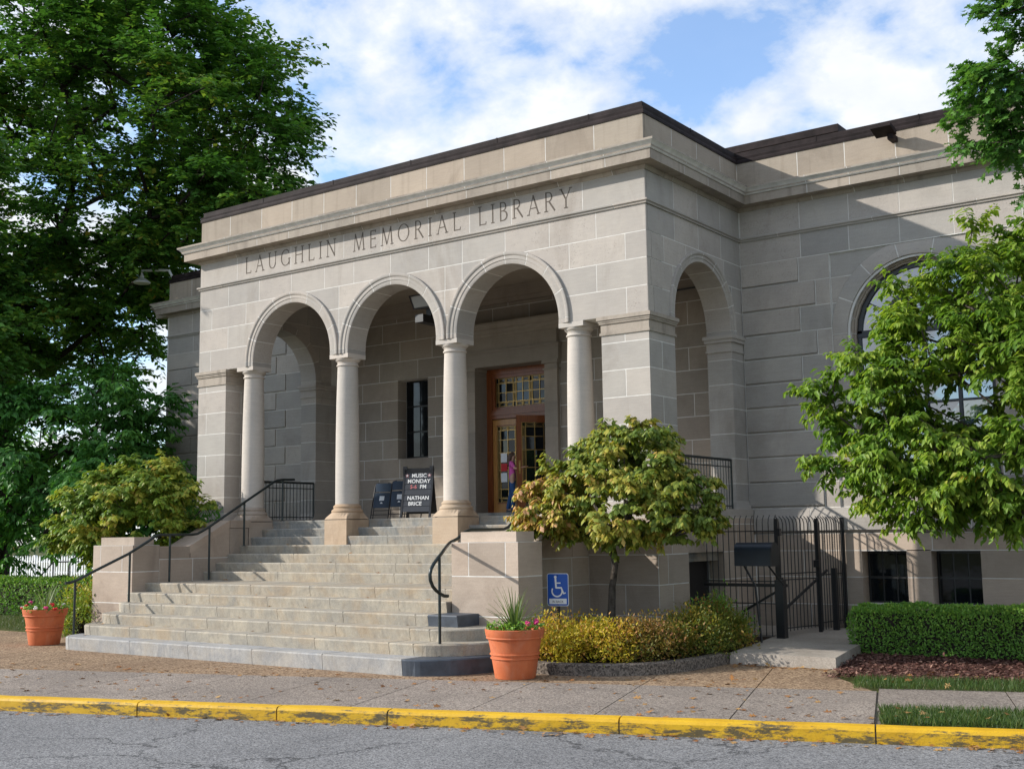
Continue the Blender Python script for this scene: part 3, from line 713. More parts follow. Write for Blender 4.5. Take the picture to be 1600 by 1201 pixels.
# arch mouldings: each voussoir its own stone
def archivolt(fr, c, zc, r, prof, nseg, depth, zbot, mat):
    h = None; js = [180*i/nseg for i in range(nseg+1)]
    for i in range(nseg):
        a0, a1 = js[i]+.40, js[i+1]-.40; N = 7; pts = []
        for k in range(N+1):
            a = R(a0+(a1-a0)*k/N); pts.append((math.cos(a), math.sin(a), zc))
        m_ = MB(); P = [(0, -depth)]+prof+[(prof[-1][0], -depth)]; n = len(P)
        for ca, sa, zz_ in pts:
            for e, d in P: m_.v.append(fr(c+(r+e)*ca, zz_+(r+e)*sa, d))
        for k in range(len(pts)-1):
            for q in range(n): m_.f.append((k*n+q, k*n+(q+1) % n, (k+1)*n+(q+1) % n, (k+1)*n+q))
        m_.f += [tuple(range(n)), tuple((len(pts)-1)*n+q for q in range(n))]
        o = obj('arch_stone' if h else 'archivolt', m_, mat, h or bld, True); h = h or o
    for s in (-1, 1):   # stilts
        m_ = MB(); P = [(0, -depth)]+prof+[(prof[-1][0], -depth)]; n = len(P)
        for z in (zbot, zc-.004):
            for e, d in P: m_.v.append(fr(c+s*(r+e), z, d))
        m_.f = [(q, (q+1) % n, n+(q+1) % n, n+q) for q in range(n)]+[tuple(range(n)), tuple(range(n, 2*n))]
        obj('arch_stone', m_, mat, h)
    # mortar behind the joints
    m_ = MB(); P = [(.0025, -depth+.003)]+[(min(max(e_,.0025),prof[-1][0]-.003), d_-.0025) for e_, d_ in prof]+[(prof[-1][0]-.003, -depth+.003)]; n = len(P)
    for k in range(37):
        a = math.pi*k/36
        for e, d in P: m_.v.append(fr(c+(r+e)*math.cos(a), zc+(r+e)*math.sin(a), d))
    for k in range(36):
        for q in range(n): m_.f.append((k*n+q, k*n+(q+1) % n, (k+1)*n+(q+1) % n, (k+1)*n+q))
    obj('joint_core', m_, M_MORTAR, h)
APROF = [(0,.008),(.008,.014),(.082,.014),(.088,.026),(.150,.026),(.156,.036),(.172,.046),(.205,.050),(.222,.046),(.228,.030)]
for c, z, r in ARC: archivolt(FR, c, z, r, APROF, 8, .5, ZI, M_STONE)
for fr in (SR, SL): archivolt(fr, 2.0, 5.51, 1.09, [(e*.83, d) for e, d in APROF], 8, .5, ZI, M_STONE)

# piers -------------------------------------------------------------
def pier(x0, x1, flip):
    p = obj('pier', MB().box(x0+.0015, x1-.0015, .0015, .8915, 1.6, ZI), M_MORTAR, bld)
    zs = [2.21,2.67,3.13,3.59,4.05,4.506,4.971,5.11]; zs[0] = 2.33
    w_ = x1-x0
    for i, (a, b) in enumerate(zip(zs, zs[1:])):
        def bx(xa, xb, ya, yb): obj('pier_block', MB().box(xa+.006, xb-.006, ya+.006, yb-.006, a+.008, b-.008), M_STONE, p)
        if i % 2 == 1:   # one wide stone in front, two on the side
            obj('pier_block', MB().box(x0, x1, 0, .426, a+.008, b-.008), M_STONE, p); obj('pier_block', MB().box(x0, x1, .444, .893, a+.008, b-.008), M_STONE, p)
        else:
            s = x0+(.5 if not flip else .3)*w_
            obj('pier_block', MB().box(x0, s-.008, 0, .893, a+.008, b-.008), M_STONE, p); obj('pier_block', MB().box(s+.008, x1, 0, .893, a+.008, b-.008), M_STONE, p)
    m_ = MB()
    for z0, z1, e in ((5.11,5.155,.024),(5.155,5.30,.007),(5.30,5.33,.03),(5.33,5.365,.042),(5.365,5.43,.062)): m_.box(x0-e, x1+e, -e, .893+e, z0, z1)
    obj('impost', m_, M_CORN, p)
    e = .06
    obj('pier_foot', MB().hexa([(x0-e,-e,2.17),(x1+e,-e,2.17),(x1+e,.9+e,2.17),(x0-e,.9+e,2.17)], [(x0,0,2.32),(x1,0,2.32),(x1,.9,2.32),(x0,.9,2.32)]).box(x0-e-.02, x1+e+.02, -e-.02, .9+e, 2.05, 2.17), M_STONE, p)
pier(-.92, 0, False); pier(XW, XW+.9, True)

# columns -------------------------------------------------------------
for i, x in enumerate(COLX):
    c = (x, .25, 0)
    pts = [(.238,2.44),(.238,2.6),(.2375,3.2),(.233,3.8),(.225,4.4),(.212,4.9),(.203,5.19)]
    col = obj('column', MB().lathe(c, pts, 40), M_COLUMN, bld, True)
    obj('capital', MB().lathe(c, [(.203,5.19),(.222,5.193),(.228,5.206),(.222,5.222),(.206,5.226),(.206,5.262),(.216,5.268),(.216,5.282),(.232,5.290),(.252,5.312),(.258,5.335),(.258,5.345)], 40), M_COLUMN, col, True)
    obj('abacus', MB().box(x-.252, x+.252, -.012, .50, 5.342, 5.427), M_COLUMN, col)
    obj('column_base', MB().lathe(c, [(.30,2.27),(.312,2.285),(.315,2.305),(.30,2.33),(.276,2.342),(.268,2.36),(.272,2.375),(.280,2.385),(.272,2.405),(.25,2.42),(.238,2.44)], 40), M_BASE if i in (1, 2) else M_CHEEK, col, True)
    q = .298; zb = 1.645 if i in (1, 2) else 1.9
    y0, y1 = -.085, .55
    m_ = MB().box(x-q, x+q, y0, y1, zb, 2.13); n = 32
    # stone worked from the square below to the round base above
    sq = []; ci = []
    for k in range(n):
        a = 2*math.pi*k/n; ca, sa = math.cos(a), math.sin(a); s = 1/max(abs(ca), abs(sa)); sq.append((x+q*ca*s, .2325+.3175*sa*s, 2.145)); ci.append((x+.312*ca, .25+.312*sa, 2.272))
    sq2 = [(px, py, 2.145) for px, py, _ in sq]; mid = [((a_[0]*.75+b_[0]*.25), (a_[1]*.75+b_[1]*.25), 2.185) for a_, b_ in zip(sq, ci)]
    m_.add(sq2+mid+ci, [(k, (k+1) % n, n+(k+1) % n, n+k) for k in range(n)]+[(n+k, n+(k+1) % n, 2*n+(k+1) % n, 2*n+k) for k in range(n)]+[tuple(range(2*n, 3*n)), tuple(reversed(range(n)))])
    obj('pedestal', m_, M_BASE if i in (1, 2) else M_CHEEK, col)

# porch inside -------------------------------------------------------
zsB = [ZF,2.67,3.13,3.59,4.05,4.506,4.971,5.428,5.884,6.356,6.812,7.2]
HOLE = [(-9.01,-8.10,3.59,5.428),(-6.98,-4.42,2.0,6.356)]
pb = obj('porch_back_wall', MB().box(-10.9,-9.02,YB+.0015,5.3,1.2,8.2).box(-8.09,-6.70,YB+.0015,5.3,1.2,8.2).box(-4.68,-.45,YB+.0015,5.3,1.2,8.2).box(-9.02,-8.09,YB+.0015,5.3,5.435,8.2).box(-9.02,-8.09,YB+.0015,5.3,1.2,3.58).box(-6.70,-4.68,YB+.0015,5.3,5.5,8.2).box(-6.7,-4.68,YB+.3,5.3,1.2,2.1), M_MORTAR, bld)
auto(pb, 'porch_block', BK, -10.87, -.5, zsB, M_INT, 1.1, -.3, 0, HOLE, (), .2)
obj('porch_ceiling', MB().box(XW+.5,-.5,.5,YB,7.25,7.35), M_INT, bld)
obj('ceiling_moulding', MB().box(-10.87,-.5,YB-.12,YB-.001,7.0,7.25).box(-10.87,-.5,YB-.07,YB-.002,6.9,7.0), M_INT, bld)
# slit window
wd = obj('porch_window', MB().box(-9.0,-8.11,YB+.30,YB+.34,3.6,5.43), M_BLACK, bld)
for k in range(2):
    for j in range(3): obj('pane', MB().box(-8.97+.42*k,-8.58+.42*k,YB+.285,YB+.295,3.64+.6*j,4.2+.6*j), M_GLASS, wd)
# door surround
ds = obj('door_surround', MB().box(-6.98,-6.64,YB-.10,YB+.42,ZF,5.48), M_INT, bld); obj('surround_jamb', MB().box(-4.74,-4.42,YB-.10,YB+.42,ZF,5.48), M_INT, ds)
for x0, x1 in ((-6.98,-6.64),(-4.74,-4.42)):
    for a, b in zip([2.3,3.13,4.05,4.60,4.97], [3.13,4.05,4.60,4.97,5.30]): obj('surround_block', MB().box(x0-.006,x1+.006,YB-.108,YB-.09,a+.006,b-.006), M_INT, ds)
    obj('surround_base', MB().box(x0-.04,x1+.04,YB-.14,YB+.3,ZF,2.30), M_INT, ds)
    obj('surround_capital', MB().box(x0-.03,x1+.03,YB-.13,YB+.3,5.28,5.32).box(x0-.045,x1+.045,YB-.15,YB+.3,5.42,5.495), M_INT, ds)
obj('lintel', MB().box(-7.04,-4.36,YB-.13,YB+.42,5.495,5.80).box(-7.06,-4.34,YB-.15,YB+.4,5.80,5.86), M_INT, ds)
obj('lintel_frieze', MB().box(-6.99,-4.41,YB-.11,YB+.3,5.86,6.16), M_INT, ds)
obj('door_cornice', run(BK, [(-.1,6.16),(.13,6.16),(.16,6.2),(.22,6.22),(.24,6.29),(.30,6.31),(.33,6.4),(.33,6.44),(-.1,6.47)], -7.2, -4.2), M_INT, ds)
# doors
YD = YB+.40
dr = obj('door_frame', MB().box(-6.64,-6.50,YD-.06,YD+.12,ZF+.1,5.5).box(-4.88,-4.74,YD-.06,YD+.12,ZF+.1,5.5).box(-6.64,-4.74,YD-.061,YD+.12,5.36,5.5).box(-6.5,-4.88,YD-.1,YD+.12,4.365,4.56), M_WOOD, bld)
obj('frame_moulding', MB().box(-6.5,-6.43,YD-.03,YD+.1,4.56,5.36).box(-4.95,-4.88,YD-.03,YD+.1,4.56,5.36).box(-6.43,-4.95,YD-.03,YD+.1,4.56,4.63).box(-6.43,-4.95,YD-.03,YD+.1,5.29,5.36).box(-6.52,-4.86,YD-.13,YD-.1,4.45,4.50), M_WOOD, dr)
def leaded(parent, x0, x1, z0, z1, xs, zs_, y, T=None):
    """leaded glass: panes in a brass grid; T maps local to world"""
    T = T or (lambda p: p)
    def put(name, m_, mat):
        m_.v = [tuple(T(p)) for p in m_.v]; obj(name, m_, mat, parent)
    for i, (a, b) in enumerate(zip(xs, xs[1:])):
        for j, (c, d) in enumerate(zip(zs_, zs_[1:])):
            tl = .0022*math.sin(i*5.1+j*3.7); tx = .0025*math.sin(i*2.9+j*7.3)
            m_ = MB().hexa([(a+.008,y+tl+tx,c+.008),(b-.008,y+tl-tx,c+.008),(b-.008,y+tl-tx+.004,c+.008),(a+.008,y+tl+tx+.004,c+.008)], [(a+.008,y-tl+tx,d-.008),(b-.008,y-tl-tx,d-.008),(b-.008,y-tl-tx+.004,d-.008),(a+.008,y-tl+tx+.004,d-.008)])
            put('pane', m_, M_GLASS)
    m_ = MB()
    for x in xs: m_.box(x-.007, x+.007, y-.016, y+.012, z0, z1)
    for z in zs_: m_.box(x0, x1, y-.0155, y+.0125, z-.007, z+.007)
    for i, (a, b) in enumerate(zip(xs, xs[1:])):
        for j, (c, d) in enumerate(zip(zs_, zs_[1:])):
            if (b-a < .13) != (d-c < .13) and min(b-a, d-c) > .05:
                u, v = .022, .022
                m_.box(a+u, b-u, y-.014, y-.004, c+v, c+v+.007).box(a+u, b-u, y-.014, y-.004, d-v-.007, d-v).box(a+u, a+u+.007, y-.0145, y-.004, c+v, d-v).box(b-u-.007, b-u, y-.0145, y-.004, c+v, d-v)
    put('came', m_, M_BRASS)
tw = [-6.43,-6.35,-6.15,-5.95,-5.87,-5.69,-5.51,-5.43,-5.23,-5.03,-4.95]
leaded(dr, -6.43, -4.95, 4.63, 5.29, tw, [4.63,4.75,4.96,5.17,5.29], YD+.03)
def leaf_door(T, mat):
    def put(name, m_, mt, par): m_.v = [tuple(T(p)) for p in m_.v]; return obj(name, m_, mt, par)
    # local: x 0..0.80 from hinge side, y thickness, z up
    f = put('door', MB().box(0,.11,-.025,.025,0,2.08).box(.69,.80,-.025,.025,0,2.08).box(.11,.69,-.0245,.0245,1.95,2.08).box(.11,.69,-.0245,.0245,0,.20), mat, bld)
    put('door_moulding', MB().box(.11,.69,-.034,.02,.2,.225).box(.11,.69,-.034,.02,1.925,1.95), M_WOOD, f)
    xs = [.12,.2,.40,.60,.68]; zs_ = [.225,.33,.52,.95,1.33,1.62,1.83,1.925]
    leaded(f, .12, .68, .225, 1.925, xs, zs_, 0, T)
    put('handle', MB().tube([(.745,-.03,.85),(.745,-.075,.87),(.745,-.075,1.05),(.745,-.03,1.07)], .011, 8).box(.725,.765,-.032,-.026,.82,1.1), M_BRASS, f)
    return f
zD = ZF+.13; ldoor = leaf_door(lambda p: (-6.50+p[0]*1.012, YD+p[1], zD+p[2]), M_OAK)
th = R(48)
rdoor = leaf_door(lambda p: (-4.88-p[0]*1.012*math.cos(th)-p[1]*math.sin(th), YD-.02-p[0]*1.012*math.sin(th)+p[1]*math.cos(th), zD+p[2]), M_WOOD)
rdoor['label'] = 'right door leaf standing open'
for z, c, h in ((zD+1.12,M_WHITE,.2),(zD+.92,M_RED,.17),(zD+.68,M_WHITE,.2)): obj('door_notice', MB().box(-6.29,-6.12,YD-.022,YD-.018,z,z+h), c, ldoor)
obj('door_notice', MB().box(-6.08,-5.91,YD-.022,YD-.018,zD+.68,zD+.82), plain('green_notice', (.10,.45,.12), .6), ldoor)
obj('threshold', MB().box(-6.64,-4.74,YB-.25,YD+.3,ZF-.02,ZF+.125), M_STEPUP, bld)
obj('vestibule_dark', MB().box(-6.7,-4.68,YD+1.0,YD+1.05,2,5.6), M_BLACK, bld)  # black sheet standing in for the unlit room behind the doors
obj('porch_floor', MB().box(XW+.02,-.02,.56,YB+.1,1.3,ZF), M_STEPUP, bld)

# wings ----------------------------------------------------------------
WC, WZ, WR = 3.30, 5.30, 1.17
zsW = [2.21,2.67,3.13,3.594,4.05,4.506,4.971,5.428,5.884,6.356,6.812]
def wing(x0, x1, win):
    arcs = [(WC, WZ, WR+.10)] if win else []
    if win:
        wg = slab(bld, 'wing_wall', RC, x0, 1.75, WZ, 8.32, M_MORTAR, -.5, -.003); slab(wg, 'wall_core', RC, 4.85, x1, WZ, 8.32, M_MORTAR, -.5, -.003); slab(wg, 'wall_core', RC, 1.75, 4.85, 6.80, 8.32, M_MORTAR, -.5, -.003); slab(wg, 'wall_core', RC, 1.75, 4.85, WZ, 6.80, M_MORTAR, -.5, -.038, [(WC, WZ, WR+.06)])
        [obj('wall_core', MB().box(*q_, 1.9, zt), M_MORTAR, wg) for q_, zt in (((x0, 1.75, D+.003, D+.5), WZ), ((4.85, x1, D+.003, D+.5), WZ), ((1.75, WC-WR-.06, D+.038, D+.5), WZ), ((WC+WR+.06, 4.85, D+.038, D+.5), WZ), ((WC-WR-.06, WC+WR+.06, D+.038, D+.5), 2.6))]
    else: wg = slab(bld, 'wing_wall', RC, x0, x1, 1.9, 8.32, M_MORTAR, -.5, -.003)
    return wg
wr = wing(0, 6.2, True); wl = wing(-17.2, XW, False)
row(wr, 'wall_block', RC, [0,1.22,2.14,3.06,3.99,5.1,6.2], 6.812, ZS, M_STONE, -.3, 0)
row(wr, 'frieze_block', RC, [.02,1.22,2.16,3.08,4.01,5.1,6.2], 7.36, 7.857, M_STONE, -.3, 0)
row(wr, 'parapet_block', RC, [0,1.23,2.14,3.07,3.99,5.1,6.2], 8.32, 8.835, M_PARA, -.3, 0)
slab(wr, 'parapet_core', RC, 0, 6.2, 8.3, 8.835, M_MORTAR, -.35, -.0015)
ends = [1.15,1.47,1.15,1.19,1.15,1.45,1.15,1.45,1.16,1.48]
for i, (a, b) in enumerate(zip(zsW, zsW[1:])):
    e = 1.47 if i % 2 == 0 else 1.16
    row(wr, 'wall_block', RC, [.012, e], a, b, M_STONE, -.3, 0)
    row(wr, 'rusticated_block', RC, [.02, e-.006], a+.032, b-.004, M_STONE, -.05, .030, (), .006)
    row(wr, 'wall_block', RC, [e, 1.752], a, b, M_STONE, -.3, 0)
    row(wr, 'wall_block', RC, [6.6-e, 6.2], a, b, M_STONE, -.3, 0); row(wr, 'rusticated_block', RC, [6.61-e, 6.19], a+.032, b-.004, M_STONE, -.05, .030, (), .006)
    row(wr, 'wall_block', RC, [4.85, 6.6-e], a, b, M_STONE, -.3, 0)
    if b <= WZ-.2 and a > 2.5:   # window surround strips, set back
        for u0, u1 in ((1.757, WC-WR-.10), (WC+WR+.10, 4.84)): row(wr, 'surround_block', RC, [u0, u1], a, b, M_STONE, -.3, -.035)
for js, a, b in (([1.757,2.9,3.7,4.845],6.356,6.812),([1.757,2.4,4.2,4.845],5.884,6.356),([1.757,4.845],5.428,5.884),([1.757,4.845],4.971,5.428)):
    row(wr, 'spandrel_block', RC, js, a, b-(.02 if b > 6.8 else 0), M_STONE, -.3, -.035, [(WC,WZ,WR+.40)])
for u0, u1 in ((1.757, WC-WR-.10), (WC+WR+.10, 4.84)): pass
archivolt(RC, WC, WZ, WR+.10, [(0,-.03),(.01,-.012),(.28,-.012),(.292,-.022)], 7, .45, 4.975, M_STONE)
archivolt(RC, WC, WZ, WR, [(0,-.16),(.03,-.16),(.035,-.12),(.06,-.11),(.065,-.07),(.098,-.06)], 2, .42, 2.7, M_CORN)
obj('window_sill', MB().box(1.77, 4.835, D-.03, D+.35, 2.565, 2.664), M_STONE, wr)
row(wr, 'wall_block', RC, [1.757,2.8,3.8,4.845], 2.21, 2.56, M_STONE, -.3, -.035)
# arched window
aw = obj('arched_window', MB().add(*(lambda P, n: ([RC(WC+r*math.cos(math.pi*k/n), WZ+r*math.sin(math.pi*k/n), d) for k in range(n+1) for r, d in P], [(k*4+q, k*4+(q+1) % 4, (k+1)*4+(q+1) % 4, (k+1)*4+q) for k in range(n) for q in range(4)]))([(WR+.01,-.22),(WR-.09,-.22),(WR-.09,-.33),(WR+.01,-.33)], 40)), M_BLACK, wr.parent)
def ring(r0, r1, a0, a1, d0, d1, n=8):
    m_ = MB()
    for k in range(n+1):
        a = R(a0+(a1-a0)*k/n)
        for r, d in ((r0,d0),(r1,d0),(r1,d1),(r0,d1)): m_.v.append(RC(WC+r*math.cos(a), WZ+r*math.sin(a), d))
    for k in range(n):
        for q in range(4): m_.f.append((k*4+q, k*4+(q+1) % 4, (k+1)*4+(q+1) % 4, (k+1)*4+q))
    m_.f += [(0,1,2,3), tuple(n*4+q for q in range(4))]; return m_
M_FRAME = plain('dark_window_frame', (.03,.034,.04), .5)
obj('window_ring', ring(.62,.74,0,180,-.22,-.30,30), M_FRAME, aw); obj('window_ring', ring(.26,.31,0,180,-.23,-.29,20), M_FRAME, aw)
for i in range(7):
    a = 180*i/6
    obj('glazing_bar', ring(.74,WR-.085,a-.6,a+.6,-.235,-.285,1), M_FRAME, aw); obj('glazing_bar', ring(.3,.63,a-.9+15*(i < 6),a+.9+15*(i < 6),-.235,-.285,1), M_FRAME, aw)
    if i < 6: obj('pane', ring(.735,WR-.085,a+.7,a+29.3,-.255-.004*(i % 2),-.265,6), M_SKYGLASS, aw); obj('pane', ring(.3,.625,a+.7,a+29.3,-.257+.004*(i % 2),-.267,6), M_SKYGLASS, aw)
obj('pane', ring(.0,.265,0,180,-.256,-.266,12), M_SKYGLASS, aw)
obj('transom_bar', MB().box(WC-WR, WC+WR, D+.22, D+.33, WZ-.06, WZ+.05), M_FRAME, aw)
for k in range(5): obj('glazing_bar', MB().box(WC-WR+.04+(2*WR-.08)*k/4-.03, WC-WR+.04+(2*WR-.08)*k/4+.03, D+.225, D+.30, 2.7, WZ-.06), M_FRAME, aw)
for k in range(5): obj('glazing_bar', MB().box(WC-WR, WC+WR, D+.228, D+.298, 2.72+.63*k-.02, 2.72+.63*k+.02), M_FRAME, aw)
for k in range(4):
    for j in range(4):
        x0 = WC-WR+.04+(2*WR-.08)*k/4; tl = .006*math.sin(k*3+j*5)
        obj('pane', MB().hexa([(x0,D+.26+tl,2.72+.63*j),(x0+.57,D+.26-tl,2.72+.63*j),(x0+.57,D+.27,2.72+.63*j),(x0,D+.27+tl,2.72+.63*j)],[(x0,D+.26-tl,3.35+.63*j),(x0+.57,D+.26,3.35+.63*j),(x0+.57,D+.27,3.35+.63*j),(x0,D+.27,3.35+.63*j)]), M_SKYGLASS, aw)
# left wing
for i, (a, b) in enumerate(zip(zsW, zsW[1:])):
    js = [-17.15,-15.6 if i % 2 else -16.1,-13.9,-12.45 if i % 2 else -12.8]
    for u0, u1 in zip(js, js[1:]): row(wl, 'wall_block', RC, [u0, u1], a, b, M_STONE, -.3, 0); row(wl, 'rusticated_block', RC, [u0+.006, u1-.006], a+.032, b-.004, M_STONE, -.05, .030, (), .006)
    row(wl, 'wall_block', RC, [js[-1], XW+.3], a, b, M_STONE, -.3, 0)
row(wl, 'wall_block', RC, [-17.15,-16.1,-14.6,-13.0,XW], 6.812, ZS, M_STONE, -.3, 0)
row(wl, 'frieze_block', RC, [-17.15,-16.15,-14.6,-13.0,XW], 7.36, 7.857, M_STONE, -.3, 0)
row(wl, 'parapet_block', RC, [-17.15,-16.2,-14.6,-13.0,XW], 8.32, 8.835, M_PARA, -.3, 0)
slab(wl, 'parapet_core', RC, -17.15, XW, 8.3, 8.835, M_MORTAR, -.35, -.0015)
obj('set_back_corner', MB().box(-17.58,-17.15,D+.35,D+1.2,0,8.83), M_STONE, bld)
obj('set_back_cornice', run(lambda u, z, d: (u, D+.35-d, z), CORN, -17.58, -17.2, -1, 0), M_CORN, bld)
obj('main_block', MB().box(-17.5,6.15,5.3,17,0,8.6).box(-17.1,6.1,D+.5,5.4,8.0,8.55).box(XW+.4,-.4,.4,D+.5,8.0,8.4).box(-17.1,XW+.4,D+.5,5.4,0,8.2).box(-.4,WC-WR-.1,D+.5,5.4,0,8.2).box(WC+WR+.1,6.1,D+.5,5.4,0,8.2).box(WC-WR-.1,WC+WR+.1,D+.6,5.4,0,8.2), M_INT, bld)
obj('roof_monitor', MB().box(-9,.9,6.6,14,8.5,10.08), M_PARA, bld)
obj('monitor_coping', MB().box(-9.1,1.0,6.5,14,10.08,10.24), M_COPING, bld)
# basement band of the wings and of the portico
WT = [(-.2,1.74),(.03,1.74),(.10,1.80),(.10,2.02),(.085,2.05),(.03,2.2),(-.2,2.2)]
moulding(bld, 'water_table', 'water_table_stone', RC, WT, [.12,1.2,2.6,4,6.2], M_STONE)
moulding(bld, 'water_table', 'water_table_stone', RC, WT, [-17.2,-15,-13,XW], M_STONE)
hb = [(2.11,2.88,.54,1.42),(3.31,4.10,.54,1.42)]
bw = obj('basement_wall', MB().box(.1,2.10,D-.0485,D+.5,-.1,1.74).box(2.89,3.30,D-.0485,D+.5,-.1,1.74).box(4.11,6.2,D-.0485,D+.5,-.1,1.74).box(2.10,4.11,D-.0485,D+.5,-.1,.53).box(2.10,4.11,D-.0485,D+.5,1.43,1.74).box(2.1,4.11,D+.35,D+.5,.5,1.5), M_MORTAR, bld)
auto(bw, 'basement_block', BW, .12, 6.2, [-.1,.5,.98,1.44,1.74], M_CHEEK, 1.45, -.35, 0, [(2.11,2.88,.5,1.44),(3.31,4.10,.5,1.44)], (), .35)
for x0, x1 in ((2.11,2.88),(3.31,4.10)):
    bwn = obj('basement_window', MB().box(x0,x1,D+.24,D+.30,.5,1.44), M_BLACK, bld)
    for k in range(3):
        for j in range(2): obj('pane', MB().box(x0+.04+(x1-x0-.05)*k/3, x0+.01+(x1-x0-.05)*(k+1)/3, D+.225, D+.235, .56+.43*j, .95+.43*j), M_GLASS, bwn)
    obj('basement_sill', MB().box(x0-.04,x1+.04,D-.09,D+.3,.42,.5), M_CHEEK, bld)
obj('basement_wall', MB().box(-17.2,XW,D-.0485,D+.5,-.1,1.76), M_CHEEK, bld)
# portico base, right flank with the basement entrance
BF = lambda u, z, d: (u, -.12-d, z); BS = lambda u, z, d: (.12+d, u, z)
pbase = obj('portico_base', MB().box(-1.2,.1185,-.1185,.9,-.1,2.05).box(-.6,.0985,.9,2.3,1.5,2.05).box(-.6,.0985,2.28,D,-.1,2.05).box(-.6,-.5,.9,2.3,-.1,1.5), M_MORTAR, bld)
for i, (a, b) in enumerate(zip([-.1,.48,.97,1.45,1.93], [.48,.97,1.45,1.93,2.05])):
    row(pbase, 'base_block', BF, [-1.21,-.5 if i % 2 else -.75,.118], a, b, M_CHEEK, -.3, 0)
    row(pbase, 'base_block', BS, [-.118,.35 if i % 2 else .2,.92], a, b, M_CHEEK, -.3, 0)
    row(pbase, 'base_block', BS, [2.26,2.8 if i % 2 else 3.2,D], a, b, M_CHEEK, -.3, -.02)
    if a > 1.4: row(pbase, 'base_block', BS, [.92,1.6,2.26], a, b, M_CHEEK, -.3, -.02)
be = obj('basement_door', MB().box(-.25,-.2,.93,2.25,-.1,1.48), M_BLACK, bld)
obj('floor_edge', MB().box(-.6,.10,.90,D-.02,2.05,2.20), M_STONE, bld)
obj('floor_edge', MB().box(XW-.10,XW+.6,.90,D-.02,1.2,2.20), M_STONE, bld)
obj('portico_base', MB().box(XW-.12,-9.6,-.1,.95,-.1,2.05).box(XW-.1,XW+.6,.9,D,-.1,2.0), M_CHEEK, bld)
# porch lights, conduit
obj('conduit', MB().tube([(-3.2,YB-.02,6.6),(-2.2,YB-.02,6.6),(-1.0,YB-.02,6.62)], .016, 6).tube([(-4.1,YB-.02,6.98),(-3.7,YB-.02,6.9),(-3.55,YB-.02,6.75),(-3.5,YB-.02,6.6)], .014, 6), M_BLACK, bld)

# ------------------------------------------------------------------ entrance stairs
r = .165; GZ = -.054
stairs = empty('entrance_stairs', (CX, -3, 0), 'wide weathered stone stairs with rounded lower ends and stepped cheek walls', 'stairs')
XL, XR = -9.55, -1.85; YC = -2.95
def ystep(k): return -4.688+.406*(k-1) if k <= 6 else -1.28+.305*(k-7)
JL = 1.47
def stepstone(poly, z0, z1, mat, parent, name='step_stone'):
    n = len(poly); m_ = MB(); b = .018; cx = sum(p[0] for p in poly)/n; cy = sum(p[1] for p in poly)/n
    # worn nosing: top edge slightly eased
    ym = min(q_[1] for q_ in poly); m_.v = [(x, y+(.026 if y < ym+.02 else .012 if y < ym+.3 else 0), z0) for x, y in poly]+[(x, y, z1-b) for x, y in poly]  # riser foot set back, added to cast a shadow line under each tread
    top = []
    for i in range(n):
        p = Vector(poly[i]); a = Vector(poly[i-1]); c = Vector(poly[(i+1) % n]); e1 = (p-a).normalized(); e2 = (c-p).normalized()
        nn_ = Vector((-(e1.y+e2.y), e1.x+e2.x)); nn_ = nn_.normalized() if nn_.length > 1e-6 else Vector((0, 0)); top.append((p.x+nn_.x*b, p.y+nn_.y*b, z1))
    m_.v += top
    m_.f = [tuple(reversed(range(n))), tuple(range(2*n, 3*n))]+[(i, (i+1) % n, n+(i+1) % n, n+i) for i in range(n)]+[(n+i, n+(i+1) % n, 2*n+(i+1) % n, 2*n+i) for i in range(n)]
    return obj(name, m_, mat, parent)
